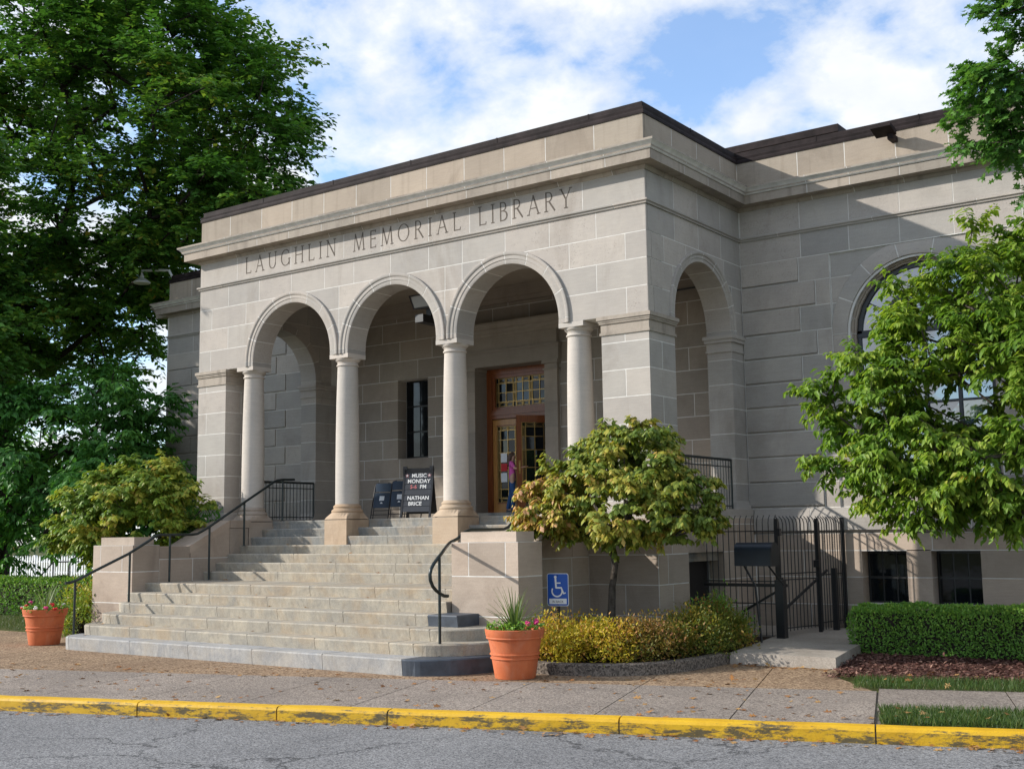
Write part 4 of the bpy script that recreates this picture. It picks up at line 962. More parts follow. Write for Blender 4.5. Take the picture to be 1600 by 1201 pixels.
for k in range(1, 14):
    y0 = ystep(k); y1 = ystep(k+1)+.06 if k not in (6, 13) else (ystep(7)+.06 if k == 6 else .75)
    z1 = k*r; z0 = z1-r if k > 1 else GZ-.05
    off = (.45 if k % 2 else 0)+.21*(k % 3)
    if k <= 4:
        ra = {1: 1.55, 2: 1.15, 3: .75, 4: .35}[k]      # how far the rounded end reaches past the straight front
        xl0 = XL+.35-.0*k; xr0 = XR+.55 if k < 4 else XR+.5
        xl0 = -8.9; xr0 = {1: -1.3, 2: -1.45, 3: -1.5, 4: -1.32}[k]
        xle = {1: -9.56, 2: -9.7, 3: -9.72, 4: -9.65}[k]; xre = {1: -.36, 2: -.50, 3: -.78, 4: -1.30}[k]
        st = obj('step', MB().box(xl0, xr0-.03, y0+.032, YC+.3 if k < 4 else YC+.35, z0, z1-.01), M_STEPJOINT, stairs)
        js = [xl0]; x = -7.21-1.47*2+off-(.45 if k == 1 else 0)
        js += [q for q in [(-8.68+1.47 if k == 1 else -8.2+off)+1.47*i for i in range(8)] if xl0+.3 < q < xr0-.3]+[xr0]
        for i, (a, b) in enumerate(zip(js, js[1:])):
            stepstone([(a+.004,y0),(b-.004,y0),(b-.004,y1),(a+.004,y1)], z0, z1, M_STEP1 if k == 1 else M_STEP, st)
        yb_ = YC+.02
        arc = [(xl0-(xl0-xle)*math.sin(t), yb_+(y0-yb_)*math.cos(t)) for t in [math.pi/2*i/22 for i in range(23)]]
        stepstone([(xl0-.006,yb_)]+[(min(a, xl0-.006), b) for a, b in arc][::-1], z0, z1, M_STEP1 if k == 1 else M_STEP, st, 'rounded_end')
        if k < 4 or True:
            arc = [(xr0+(xre-xr0)*math.sin(t), yb_+(y0-yb_)*math.cos(t)) for t in [math.pi/2*i/22 for i in range(23)]]
            if k == 4:
                stepstone([(xr0-.55,y0-.004),(xr0+.0,y0-.004),(xr0,yb_),(xr0-.55,yb_)], z0, z1+.004, M_STEPDARK, st, 'replaced_step_stone')
            else: stepstone([(max(a, xr0+.006), b) for a, b in arc]+[(xr0+.006,yb_)], z0, z1, M_STEPDARK if k == 1 else M_STEP, st, 'rounded_end')
    else:
        xa, xb = XL, XR
        st = obj('step', MB().box(xa, xb, y0+.032, y1+.1, z0, z1-.01), M_STEPJOINT, stairs)
        js = [xa]+[q for q in [xa+off+1.47*i for i in range(9)] if xa+.3 < q < xb-.3]+[xb]
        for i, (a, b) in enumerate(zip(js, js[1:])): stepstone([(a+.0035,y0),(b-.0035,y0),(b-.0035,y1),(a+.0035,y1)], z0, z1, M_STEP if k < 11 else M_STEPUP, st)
# cheek walls
def cheek(side):
    mir = (lambda x: x) if side < 0 else (lambda x: 2*CX-x)
    def bx(name, x0, x1, y0, y1, z0, z1, mat, par): a, b = sorted((mir(x0), mir(x1))); return obj(name, MB().box(a, b, y0, y1, z0, z1), mat, par)
    c = bx('cheek_wall', -10.778, -9.552, YC+.002, -2.344, -.1, 1.697, M_MORTAR, stairs)
    zc = [-.1,.12,.62,1.2,1.7]
    for i, (a, b) in enumerate(zip(zc, zc[1:])):
        s = [-10.6,-9.65][i % 2] if i < 3 else -10.55
        if i == 2: bx('cheek_block', -10.78, XL, YC, -2.342, a+.008, b-.008, M_CHEEK, c)
        else:
            bx('cheek_block', -10.78, s-.008, YC, -2.342, a+.008, b-.008, M_CHEEK, c)
            if i == 3: bx('cheek_block', s+.008, -9.88, YC, -2.342, a+.008, b-.008, M_CHEEK, c); bx('cheek_block', -9.864, XL, YC, -2.342, a+.008, b-.008, M_CHEEK, c)
            else: bx('cheek_block', s+.008, XL, YC, -2.342, a+.008, b-.008, M_CHEEK, c)
    bx('cap_stone', -10.68, XL-.0-.10 if side < 0 else XL-.10, YC+.10, -2.40, 1.7, 1.85, M_CHEEK, c)
    w_ = bx('cheek_wall', -10.188, -9.552, -2.34, -.06, -.1, 1.425, M_MORTAR, stairs)
    for i, (a, b) in enumerate(zip([-.1,.48,.97,1.42], [.48,.97,1.42,1.66])):
        if i < 3:
            for y0, y1 in ((-2.336,-1.55),(-1.534,-.65),(-.634,-.13)): bx('cheek_block', -10.19, XL, y0, y1, a+.008, b-.008, M_CHEEK, w_)
        else: bx('cheek_block', -10.19, XL+.0, -2.336, -1.62, 1.428, 1.66, M_CHEEK, w_)
    # sloping coping up to the pedestal
    x0, x1 = sorted((mir(-10.19), mir(XL+.0)))
    m_ = MB().hexa([(x0,-1.60,1.428),(x1,-1.60,1.428),(x1,-.62,1.428),(x0,-.62,1.428)], [(x0,-1.60,1.66),(x1,-1.60,1.66),(x1,-.62,2.16),(x0,-.62,2.16)])
    obj('sloping_coping', m_, M_CHEEK, w_)
    e = .004
    m_ = MB().hexa([(x0-e,-1.62,1.52),(x1+e,-1.62,1.52),(x1+e,-.62,2.02),(x0-e,-.62,2.02)], [(x0-e,-1.62,1.665),(x1+e,-1.62,1.665),(x1+e,-.62,2.165),(x0-e,-.62,2.165)])
    obj('sloping_coping', m_, M_CHEEK, w_)
    bx('cheek_block', -10.19, XL, -.61, -.13, 1.43, 2.0, M_CHEEK, w_); bx('coping_block', -10.194, XL+.004, -.61, -.06, 2.01, 2.165, M_CHEEK, w_)
    bx('cheek_block', -10.17, XL, -.10, .6, 1.2, 2.04, M_CHEEK, w_)
cheek(-1); cheek(1)

# ------------------------------------------------------------------ handrails and guard rails
def handrail(name, label, x, pts, posts, r_=.026, extra=None):
    e = empty(name, (x, pts[0][0], 0), label, 'handrail')
    obj('rail', MB().tube([(x, y, z) for y, z in pts], r_, 10), M_RAIL, e, True)
    for y, z0, z1 in posts: obj('post', MB().tube([(x, y, z0), (x, y, z1)], .021, 10).tube([(x, y, z0), (x, y, z0+.012)], .05, 12), M_RAIL, e, True)
    if extra: extra(e)
    return e
XH = -9.33
handrail('handrail', 'dark iron handrail with six posts climbing the far side of the stairs', XH,
    [(-4.50,1.06),(-4.38,1.07),(-4.25,1.11),(-3.9,1.26),(-3.2,1.545),(-2.75,1.78),(-2.62,1.86),(-2.52,1.885),(-1.75,1.885),(-1.62,1.90),(-1.5,1.95),(-1.3,2.05),(-.45,2.52),(.36,2.96),(.46,3.0),(.6,3.02),(.95,3.03)],
    [(-4.30,.14,1.09),(-3.17,.65,1.55),(-2.27,.98,1.88),(-1.32,.98,2.04),(-.43,1.64,2.52),(.62,2.145,3.02)])
e = empty('handrail', (-1.0,-4.2,0), 'near handrail ending in a curved loop beside the right cheek wall', 'handrail')
LP = [(-1.1,-3.94,.97),(-1.1,-4.02,.975),(-1.1,-4.11,1.01),(-1.1,-4.20,1.06),(-1.1,-4.27,1.12),(-1.1,-4.315,1.20),(-1.1,-4.325,1.28),(-1.1,-4.30,1.355),(-1.1,-4.24,1.425),(-1.11,-4.15,1.49),(-1.16,-4.0,1.555),(-1.5,-3.5,1.625),(-1.86,-2.98,1.68),(-1.97,-2.8,1.70),(-1.98,-2.62,1.75),(-1.98,-2.42,1.855),(-1.98,-2.3,1.885),(-1.98,-1.42,1.89),(-1.98,-1.30,1.92),(-1.98,-.6,2.36),(-1.98,.3,2.88),(-1.98,.5,2.96),(-1.98,.8,2.98)]
obj('rail', MB().tube(LP, .025, 10), M_RAIL, e, True)
for px, py, z0, z1 in ((-1.10,-4.12,.16,1.505),(-1.98,-1.15,1.0,2.0),(-1.98,.5,2.145,2.95)): obj('post', MB().tube([(px,py,z0),(px,py,z1)], .021, 10).tube([(px,py,z0),(px,py,z0+.012)], .05, 12), M_RAIL, e, True)
def guard(label, fr, u0, u1, z0, z1, extra_post=None):
    p = fr(u0, z0, 0); e = empty('guard_rail', p, label, 'railing')
    def tb(a, b, r_, nm): obj(nm, MB().tube([a, b], r_, 6), M_RAIL, e)
    m_ = MB().tube([fr(u0, z1, 0), fr(u1, z1, 0)], .024, 8); obj('top_rail', m_, M_RAIL, e)
    tb(fr(u0, z1-.13, 0), fr(u1, z1-.13, 0), .011, 'rail'); tb(fr(u0, z0+.06, 0), fr(u1, z0+.06, 0), .011, 'rail')
    n = int((u1-u0)/.105)
    for k in range(n+1): u = u0+(u1-u0)*k/n; tb(fr(u, z0, 0), fr(u, z1, 0), .0085 if 0 < k < n else .02, 'baluster')
guard('black baluster railing across the right side arch of the portico', lambda u, z, d: (-.06, u, z), .93, 3.02, 2.2, 3.10)
guard('black baluster railing across the left side arch of the portico', lambda u, z, d: (-10.9, u, z), .93, 3.06, 2.2, 3.06)

# ------------------------------------------------------------------ lamps on the building
e = empty('wall_floodlight', (-5.28,.9,6.2), 'black floodlight with bracket hanging inside the middle arch', 'lamp')
m_ = MB().hexa([(-5.85,.86,6.30),(-5.42,.86,6.30),(-5.42,1.12,6.34),(-5.85,1.12,6.34)], [(-5.92,.78,6.58),(-5.36,.78,6.58),(-5.36,1.18,6.60),(-5.92,1.18,6.60)])
obj('housing', m_, M_BLACK, e); obj('lens', MB().hexa([(-5.82,.85,6.33),(-5.45,.85,6.33),(-5.45,.86,6.33),(-5.82,.86,6.33)], [(-5.86,.785,6.55),(-5.42,.785,6.55),(-5.42,.80,6.55),(-5.86,.80,6.55)]), glassmat('lamp_lens', (.25,.25,.22), .1), e)
obj('bracket', MB().box(-5.60,-5.48,.95,1.07,6.02,6.30).box(-5.5,-5.3,.5,1.06,5.95,6.10), M_BLACK, e)
e = empty('parapet_floodlight', (3.05,D,8.6), 'flat bronze floodlight fixed high on the right parapet', 'lamp')
obj('housing', MB().hexa([(2.80,D-.50,8.79),(3.16,D-.50,8.79),(3.16,D-.18,8.70),(2.80,D-.18,8.70)], [(2.80,D-.50,8.84),(3.16,D-.50,8.84),(3.16,D-.18,8.80),(2.80,D-.18,8.80)]), M_COPING, e)
obj('knuckle', MB().box(3.02,3.12,D-.26,D+.0,8.62,8.72), M_COPING, e)
e = empty('door_lantern', (-6.99,YB,5.6), 'slim brass lantern on the wall left of the door', 'lamp')
obj('tube', MB().tube([(-7.0,YB-.22,5.70),(-7.0,YB-.22,6.25)], .035, 10), M_BRASS, e); obj('bracket', MB().tube([(-7.0,YB,5.62),(-7.0,YB-.14,5.60),(-7.0,YB-.22,5.68)], .02, 8).lathe((-7.0,YB-.22,5.62), [(.012,0),(.05,.03),(.055,.07),(.03,.10)], 12), M_BRASS, e)
e = empty('gooseneck_lamp', (-17.4,4.2,8.9), 'pale gooseneck yard lamp rising from the left wing roof', 'lamp')
obj('arm', MB().tube([(-17.45,4.2,8.7),(-17.72,4.2,9.10),(-17.95,4.2,9.42),(-18.3,4.2,9.48),(-19.2,4.2,9.60),(-19.2,4.2,9.4)], .036, 8), M_WHITE, e); obj('shade', MB().lathe((-19.2,4.2,9.22), [(.24,0),(.25,.03),(.16,.10),(.07,.16),(.05,.24)], 16), M_WHITE, e, True)

# ------------------------------------------------------------------ porch: folding chairs, sign board, person
def chair():
    e = empty('folding_chair', (0,0,0), 'x', 'chair', 'folding chairs leaning by the porch wall')
    for s in (-1, 1):
        obj('leg', MB().tube([(s*.20,-.14,0),(s*.20,.02,.62),(s*.195,.06,.80),(s*.17,.07,.86),(s*.10,.072,.875)], .0115, 8), M_BLACK, e, True)
        obj('leg', MB().tube([(s*.175,-.05,0.0),(s*.175,.03,.52)], .010, 8), M_BLACK, e, True)
    obj('crossbar', MB().tube([(-.20,-.115,.10),(.20,-.115,.10)], .008, 6).tube([(-.175,-.02,.22),(.175,-.02,.22)], .008, 6), M_BLACK, e)
    def curved(z0, z1, t0, t1, wd, bow):
        m_ = MB(); n = 8
        for k in range(n+1):
            u = -1+2*k/n; x = u*wd; yb = bow*(1-u*u)
            m_.v += [(x, t0+yb, z0), (x, t1+yb, z1), (x, t1+yb+.014, z1), (x, t0+yb+.014, z0)]
        for k in range(n):
            for q in range(4): m_.f.append((4*k+q, 4*k+(q+1) % 4, 4*k+4+(q+1) % 4, 4*k+4+q))
        m_.f += [(0,1,2,3), tuple(4*n+q for q in range(4))]; return m_
    obj('backrest', curved(.66, .86, .03, .062, .19, -.02), M_NAVY, e, True)
    obj('seat', curved(.27, .63, -.06, .012, .185, -.012), M_NAVY, e, True)
    obj('sticker', MB().hexa([(-.055,-.043,.44),(.055,-.043,.44),(.055,-.041,.44),(-.055,-.041,.44)], [(-.055,-.019,.55),(.055,-.019,.55),(.055,-.017,.55),(-.055,-.017,.55)]), M_WHITE, e)
    obj('sticker', MB().tube([(0,-.052,.375),(0,-.045,.376)], .028, 12), M_WHITE, e)
    return e
ch = chair()
ch.matrix_basis = Matrix.Translation((-8.42,2.70,ZF)) @ Matrix.Rotation(R(26), 4, 'Z') @ Matrix.Rotation(R(-13), 4, 'X'); ch['label'] = 'leftmost navy folding chair, folded up against the porch wall'
c2 = copy_tree(ch, Matrix.Translation((-7.86,2.66,ZF)) @ Matrix.Rotation(R(28), 4, 'Z') @ Matrix.Rotation(R(-13), 4, 'X') @ Matrix.Scale(1.04, 4)); c2['label'] = 'navy folding chair standing nearest to the letter board'
c3 = copy_tree(ch, Matrix.Translation((-7.55,2.78,ZF)) @ Matrix.Rotation(R(26), 4, 'Z') @ Matrix.Rotation(R(-13), 4, 'X') @ Matrix.Scale(1.06, 4)); c3['label'] = 'navy folding chair mostly hidden behind the letter board'
M_PLASTIC = plain('black_plastic', (.016,.017,.020), .45, var=.2); M_TRACK = plain('grey_letter_track', (.045,.048,.055), .4, var=.1)
sg = empty('sign_board', (0,0,0), 'black A-frame letter board on the porch announcing music', 'sign')
def aframe(sgn, mat):
    m_ = MB(); N = 10
    prof = [(.0-.30*(1-t)**1.35, t*1.06) for t in [i/N for i in range(N+1)]]   # y, z of one curved face
    for s0, s1 in ((-.33,-.29),(.29,.33)):
        for i in range(N):
            (ya, za), (yb_, zb) = prof[i], prof[i+1]
            m_.hexa([(s0,sgn*ya*-1*-1-.0,za),(s1,sgn*ya,za),(s1,sgn*(ya+.05),za),(s0,sgn*(ya+.05),za)], [(s0,sgn*yb_,zb),(s1,sgn*yb_,zb),(s1,sgn*(yb_+.05),zb),(s0,sgn*(yb_+.05),zb)])
    return m_, prof
mF, prof = aframe(1, None); obj('frame', mF, M_PLASTIC, sg)
mK, _ = aframe(-1, None); obj('frame', mK.box(-.33,-.25,-.03,.03,1.02,1.10).box(.25,.33,-.03,.03,1.02,1.10), M_PLASTIC, sg)
bk = MB()
for i in range(1, 10): bk.hexa([(-.29,.01-prof[i][0]-.03,prof[i][1]),(.29,.01-prof[i][0]-.03,prof[i][1]),(.29,.03-prof[i][0]-.03,prof[i][1]),(-.29,.03-prof[i][0]-.03,prof[i][1])], [(-.29,.01-prof[i+1][0]-.03,prof[i+1][1]),(.29,.01-prof[i+1][0]-.03,prof[i+1][1]),(.29,.03-prof[i+1][0]-.03,prof[i+1][1]),(-.29,.03-prof[i+1][0]-.03,prof[i+1][1])])
obj('back_panel', bk, M_PLASTIC, sg)
def fy(z): t = min(1, max(0, z/1.06)); return -.30*(1-t)**1.35
rows_ = [.14+.118*i for i in range(8)]
for i in range(7):
    za, zb = rows_[i]+.004, rows_[i+1]-.004
    obj('letter_track', MB().hexa([(-.288,fy(za)+.004,za),(.288,fy(za)+.004,za),(.288,fy(za)+.02,za),(-.288,fy(za)+.02,za)], [(-.288,fy(zb)+.008,zb),(.288,fy(zb)+.008,zb),(.288,fy(zb)+.024,zb),(-.288,fy(zb)+.024,zb)]), M_TRACK, sg)
M_LET = plain('white_letters', (.82,.82,.80), .5, var=.03); M_LETR = plain('red_letters', (.62,.18,.18), .5, var=.03)
def text(body, size, name, mat, parent, mtx, align='CENTER', ext=.0006):
    cu = bpy.data.curves.new(name, 'FONT'); cu.body = body; cu.size = size; cu.align_x = align; cu.extrude = ext; cu.resolution_u = 3; cu.offset = .0022 if size > .05 else .0
    t_ = bpy.data.objects.new(name, cu); COL.objects.link(t_); dg = bpy.context.evaluated_depsgraph_get(); dg.update()
    me = bpy.data.meshes.new_from_object(t_.evaluated_get(dg)); bpy.data.objects.remove(t_)
    me.transform(mtx); me.materials.clear()
    return obj(name, me, mat, parent)
def trow(body, i, x=0, mat=None, align='CENTER'):
    zb = rows_[i]+.018; tilt = math.atan2(rows_[i+1]-rows_[i], fy(rows_[i+1])-fy(rows_[i]))
    text(body, .118, 'sign_lettering', mat or M_LET, sg, Matrix.Translation((x, fy(zb)+.0015, zb)) @ Matrix.Rotation(tilt, 4, 'X') @ Matrix.Scale(.95, 4, (1, 0, 0)), align)
# the writing on the board
trow('MUSIC', 6, .02); trow('MONDAY', 5, .02); trow('5-6', 4, -.09, M_LETR); trow('PM', 4, .12); trow('NATHAN', 2, .03); trow('BRICE', 1, -.03)
def star(x, i):
    zb = rows_[i]+.058; y = fy(zb)-.003
    for (R1, mt, dy) in ((.046, M_LETR, 0), (.03, M_LET, -.002)):
        P = [(x+(R1 if k % 2 == 0 else R1*.42)*math.sin(k*math.pi/5), zb+(R1 if k % 2 == 0 else R1*.42)*math.cos(k*math.pi/5)) for k in range(10)]
        m_ = MB(); m_.v = [(a, y+dy, b) for a, b in P]+[(x, y+dy, zb)]; m_.f = [(k, (k+1) % 10, 10) for k in range(10)]; obj('sign_star', m_, mt, sg)
star(-.24, 6); star(.245, 6)
sg.matrix_basis = Matrix.Translation((-6.50,1.75,ZF)) @ Matrix.Rotation(R(24), 4, 'Z') @ Matrix.Scale(.98, 4)

def person(loc, rz, H):
    e = empty('person', loc, 'person in pink top and blue jeans pulling the library door', 'person')
    s = H/1.65; T = Matrix.Translation(loc) @ Matrix.Rotation(rz, 4, 'Z') @ Matrix.Scale(s, 4)
    def skin(name, verts, edges, rad, mat, lv=2):
        me = bpy.data.meshes.new(name); me.from_pydata(verts, edges, []); o = bpy.data.objects.new(name, me); COL.objects.link(o)
        md = o.modifiers.new('skin', 'SKIN'); md.use_smooth_shade = True
        for i, q in enumerate(rad):
            sv = me.skin_vertices[0].data[i]; sv.radius = q if isinstance(q, tuple) else (q, q); sv.use_root = (i == 0)
        o.modifiers.new('sub', 'SUBSURF').levels = lv; o.modifiers['sub'].render_levels = lv
        dg = bpy.context.evaluated_depsgraph_get(); dg.update(); m2 = bpy.data.meshes.new_from_object(o.evaluated_get(dg)); bpy.data.objects.remove(o)
        m2.transform(T); m2.materials.clear(); return obj(name, m2, mat, e)
    # facing +Y: right arm reaches the door handle, left arm hangs
    V = [(0,0,.93),(0,.005,1.12),(0,0,1.33),(0,.01,1.44),(0,.03,1.50),(0,.035,1.60),
         (.10,0,.86),(.11,.05,.48),(.115,.0,.09),(.12,.11,.04),
         (-.10,0,.86),(-.11,-.06,.48),(-.11,-.16,.10),(-.11,-.06,.04),
         (.17,0,1.36),(.26,.12,1.20),(.24,.34,1.24),(.235,.41,1.25),
         (-.17,0,1.36),(-.22,-.03,1.10),(-.21,.05,.86),(-.21,.06,.80)]
    E_ = [(0,1),(1,2),(2,3),(3,4),(4,5),(0,6),(6,7),(7,8),(8,9),(0,10),(10,11),(11,12),(12,13),(2,14),(14,15),(15,16),(16,17),(2,18),(18,19),(19,20),(20,21)]
    rd = [(.14,.10),(.115,.085),(.14,.09),.05,.07,.085,.085,.058,.038,.035,.085,.058,.038,.035,.055,.042,.03,.026,.055,.042,.03,.026]
    skinm = plain('skin', (.48,.28,.20), .55); b = skin('body', V, E_, rd, skinm)
    for (hx, hy, hz, dx, dz) in ((.235,.42,1.25,.0,.2),(-.21,.06,.79,0,-1)):
        for k in range(5):
            o_ = -.022+.011*k; L = (.045,.062,.068,.062,.05)[k]
            P = [(hx+o_,hy,hz),(hx+o_,hy+(.5 if dz < 0 else 1)*L*.6,hz+dz*L*.8),(hx+o_,hy+(.7 if dz < 0 else .9)*L,hz+dz*L*1.3)] if k else [(hx-.02,hy-.02,hz),(hx-.04,hy,hz+dz*.03),(hx-.045,hy+.03,hz+dz*.04)]
            obj('finger', MB().tube([tuple(T @ Vector(p)) for p in P], [.009*s,.008*s,.006*s], 6), skinm, b)
    for x in (-.032,.032): obj('eye', MB().tube([tuple(T @ Vector((x,.112,1.60))), tuple(T @ Vector((x,.121,1.60)))], .009*s, 8), M_BLACK, b)
    obj('nose', MB().tube([tuple(T @ Vector((0,.115,1.60))), tuple(T @ Vector((0,.135,1.565)))], [.007*s,.012*s], 6), skinm, b)
    obj('mouth', MB().tube([tuple(T @ Vector((-.02,.112,1.535))), tuple(T @ Vector((.02,.112,1.535)))], .006*s, 6), M_RED, b)
    pink = plain('pink_fabric', (.60,.10,.38), .8); jean = plain('blue_denim', (.022,.075,.21), .85); hair = plain('brown_hair', (.075,.035,.018), .5)
    skin('pink_top', [(0,0,.86),V[1],V[2],(0,.005,1.41),V[14],(.25,.10,1.215),V[18],(-.217,-.03,1.12)], [(0,1),(1,2),(2,3),(2,4),(4,5),(2,6),(6,7)], [(.155,.115),(.13,.10),(.152,.105),.065,.068,.055,.068,.055], pink)
    skin('jeans', [(0,0,.97),(0,0,.88),V[6],V[7],(.115,.0,.06),V[10],V[11],(-.11,-.16,.07)], [(0,1),(1,2),(2,3),(3,4),(1,5),(5,6),(6,7)], [(.152,.112),(.15,.115),.098,.07,.062,.098,.07,.062], jean)
    skin('hair', [(0,-.0,1.655),(0,-.045,1.58),(0,-.075,1.44),(0,-.085,1.26),(-.06,.03,1.64),(.06,.03,1.64)], [(0,1),(1,2),(2,3),(0,4),(0,5)], [.078,.092,.085,.05,.045,.045], hair)
    for x, y in ((.12,.05),(-.11,-.1)): obj('shoe', MB().hexa([tuple(T @ Vector(p)) for p in ((x-.042,y-.1,0),(x+.042,y-.1,0),(x+.04,y+.15,0),(x-.04,y+.15,0))], [tuple(T @ Vector(p)) for p in ((x-.035,y-.09,.075),(x+.035,y-.09,.075),(x+.03,y+.12,.045),(x-.03,y+.12,.045))]), M_BLACK, e)
person((-5.64, 3.86, ZF+.125), R(-62), 1.28)

# ------------------------------------------------------------------ planting beds, path, kerbs of the beds
KP = [(.0,-3.55),(.22,-3.60),(.50,-3.60),(.74,-3.55),(1.05,-3.42),(1.30,-3.25),(1.50,-3.05),(1.66,-2.78),(1.77,-2.40),(1.83,-1.95),(1.86,-1.27)]
inner = []
for i, p in enumerate(KP):
    a = Vector(KP[max(0, i-1)]); b = Vector(KP[min(len(KP)-1, i+1)]); d = (b-a).normalized(); inner.append((p[0]-d.y*.15, p[1]+d.x*.15))
m_ = MB(); n = len(KP)
for (x, y), (xi, yi) in zip(KP, inner): m_.v += [(x, y, -.08), (x, y, .085), (x-(x-xi)*.12, y-(y-yi)*.12, .10), (xi, yi, .10), (xi, yi, -.08)]
for i in range(n-1):
    for q in range(5): m_.f.append((5*i+q, 5*i+(q+1) % 5, 5*i+5+(q+1) % 5, 5*i+5+q))
m_.f += [tuple(range(5)), tuple(5*(n-1)+q for q in range(5))]
structure('planter_kerb', m_, M_KERBAGG)
structure('planting_bed', MB().prism(inner+[(1.5,-1.1),(1.3,1.6),(.2,1.6),(-1.2,-.3),(-1.2,-2.3),(-.6,-2.9)], -.08, .07), M_SOIL)
structure('path', MB().prism([(1.87,-1.28),(3.40,-1.22),(3.05,.6),(2.75,3.5),(.2,3.5),(.2,1.62),(1.32,1.62)], -.09, .10), M_SLAB)
structure('mulch_bed', MB().prism([(3.42,-1.2),sn(3.55,-3.35),sn(18,-3.35),(20,3.5),(2.78,3.5),(3.08,.6)], -.1, -.035), M_MULCH)
structure('lawn_soil', MB().prism([sn(3.40,-4.1),sn(18,-4.1),sn(18,-3.36),sn(3.6,-3.36)], -.1, -.05), M_LAWN)
structure('verge_soil', MB().prism([sn(3.47,-6.855),sn(20,-6.855),sn(20,-5.9),sn(3.47,-5.9)], -.1, -.045), M_LAWN)
structure('lawn', MB().prism([(-10.9,-2.75),(-10.9,3.4),(-40,12),(-60,14),(-60,-14),(-22,-2.9)], -.1, -.045), M_LAWN)

def grass(name, label, poly_sampler, n, h, rndf=None, z=-.045):
    P = np.array([(*poly_sampler(), z) for _ in range(n)]); D_ = unit(n)*.55+np.array([0, 0, 1.0]); U = unit(n)
    o = obj(name, leaf_mesh(name, P, D_, U, h*(.5+.8*RNG.random(n)), np.clip(RNG.random(n)*.8+.25*RNG.random(n)**4, 0, 1), T_BLADE), M_GRASS)
    return tag(o, label, 'grass', kind='stuff')
def smp(s0, s1, n0, n1):
    return lambda: sn(s0+(s1-s0)*RNG.random(), n0+(n1-n0)*RNG.random())
grass('verge_grass', 'green grass verge with fallen leaves behind the yellow kerb', smp(3.44,8.5,-6.86,-5.86), 20000, .085)
grass('lawn_strip_grass', 'patchy grass strip between pavement and red mulch', smp(3.12,9.5,-4.2,-3.3), 12000, .08)
def lawnS():
    while True:
        x = -11.0-11*RNG.random(); y = -2.7+3.2*RNG.random()
        if y > -2.75: return (x, y)
grass('lawn_grass', 'short lawn in front of the left hedge', lawnS, 12000, .07)

# fallen leaves on the paving: uncountable litter
n = 820; P = []
while len(P) < n:
    u = RNG.random()
    if u < .30: s, q, z = -9+14*RNG.random(), -7.06-.22*RNG.random()**2, -.19
    elif u < .56: s, q, z = -9+12.5*RNG.random(), -6.8+2.4*RNG.random(), -.045
    elif u < .74: s, q, z = -10+12*RNG.random(), -4.35+.9*RNG.random()**1.5, -.048
    elif u < .79:
        k = int(RNG.integers(1, 11)); P.append((-9.2+7.2*RNG.random(), ystep(k+1)-.02-.1*RNG.random()**2, k*r+.008)); continue
    elif u < .86:
        x = 1.95+1.4*RNG.random()**1.3; P.append((x, -1.32-.28*RNG.random()**2, -.045)); continue
    else: s, q, z = 3.5+5*RNG.random(), (-6.8+.9*RNG.random()) if RNG.random() < .45 else (-4.1+1.6*RNG.random()), .015
    P.append((*sn(s, q), z))
P = np.array(P)
tag(obj('fallen_leaves', leaf_mesh('fallen_leaves', P, unit(n)*np.array([1, 1, .15]), unit(n)*.35+np.array([0, 0, 1]), .10*(.45+.85*RNG.random(n)), RNG.random(n), T_OAK), M_FALLEN), 'dry brown leaves scattered over pavement and gutter', 'leaves', kind='stuff')
n = 9000; Pm = []
while len(Pm) < n:
    x = 3.1+5.5*RNG.random(); y = -2.2+3.4*RNG.random(); q = -x*math.sin(PH)+y*math.cos(PH)
    if q > -3.34 and x > 3.4-.2*(y+1.2): Pm.append((x, y, -.03+.012*RNG.random()))
M_CHIP = leafmat('mulch_chip', [(0,(.045,.018,.014)),(.6,(.13,.055,.042)),(1,(.27,.16,.12))], .02, .9)
tag(obj('mulch_chips', leaf_mesh('mulch_chips', np.array(Pm), unit(n)*np.array([1, 1, .25]), unit(n)*.4+np.array([0, 0, 1]), .05*(.5+RNG.random(n)), RNG.random(n), T_DIA), M_CHIP), 'dark red bark chips under the clipped hedge', 'mulch', kind='stuff')

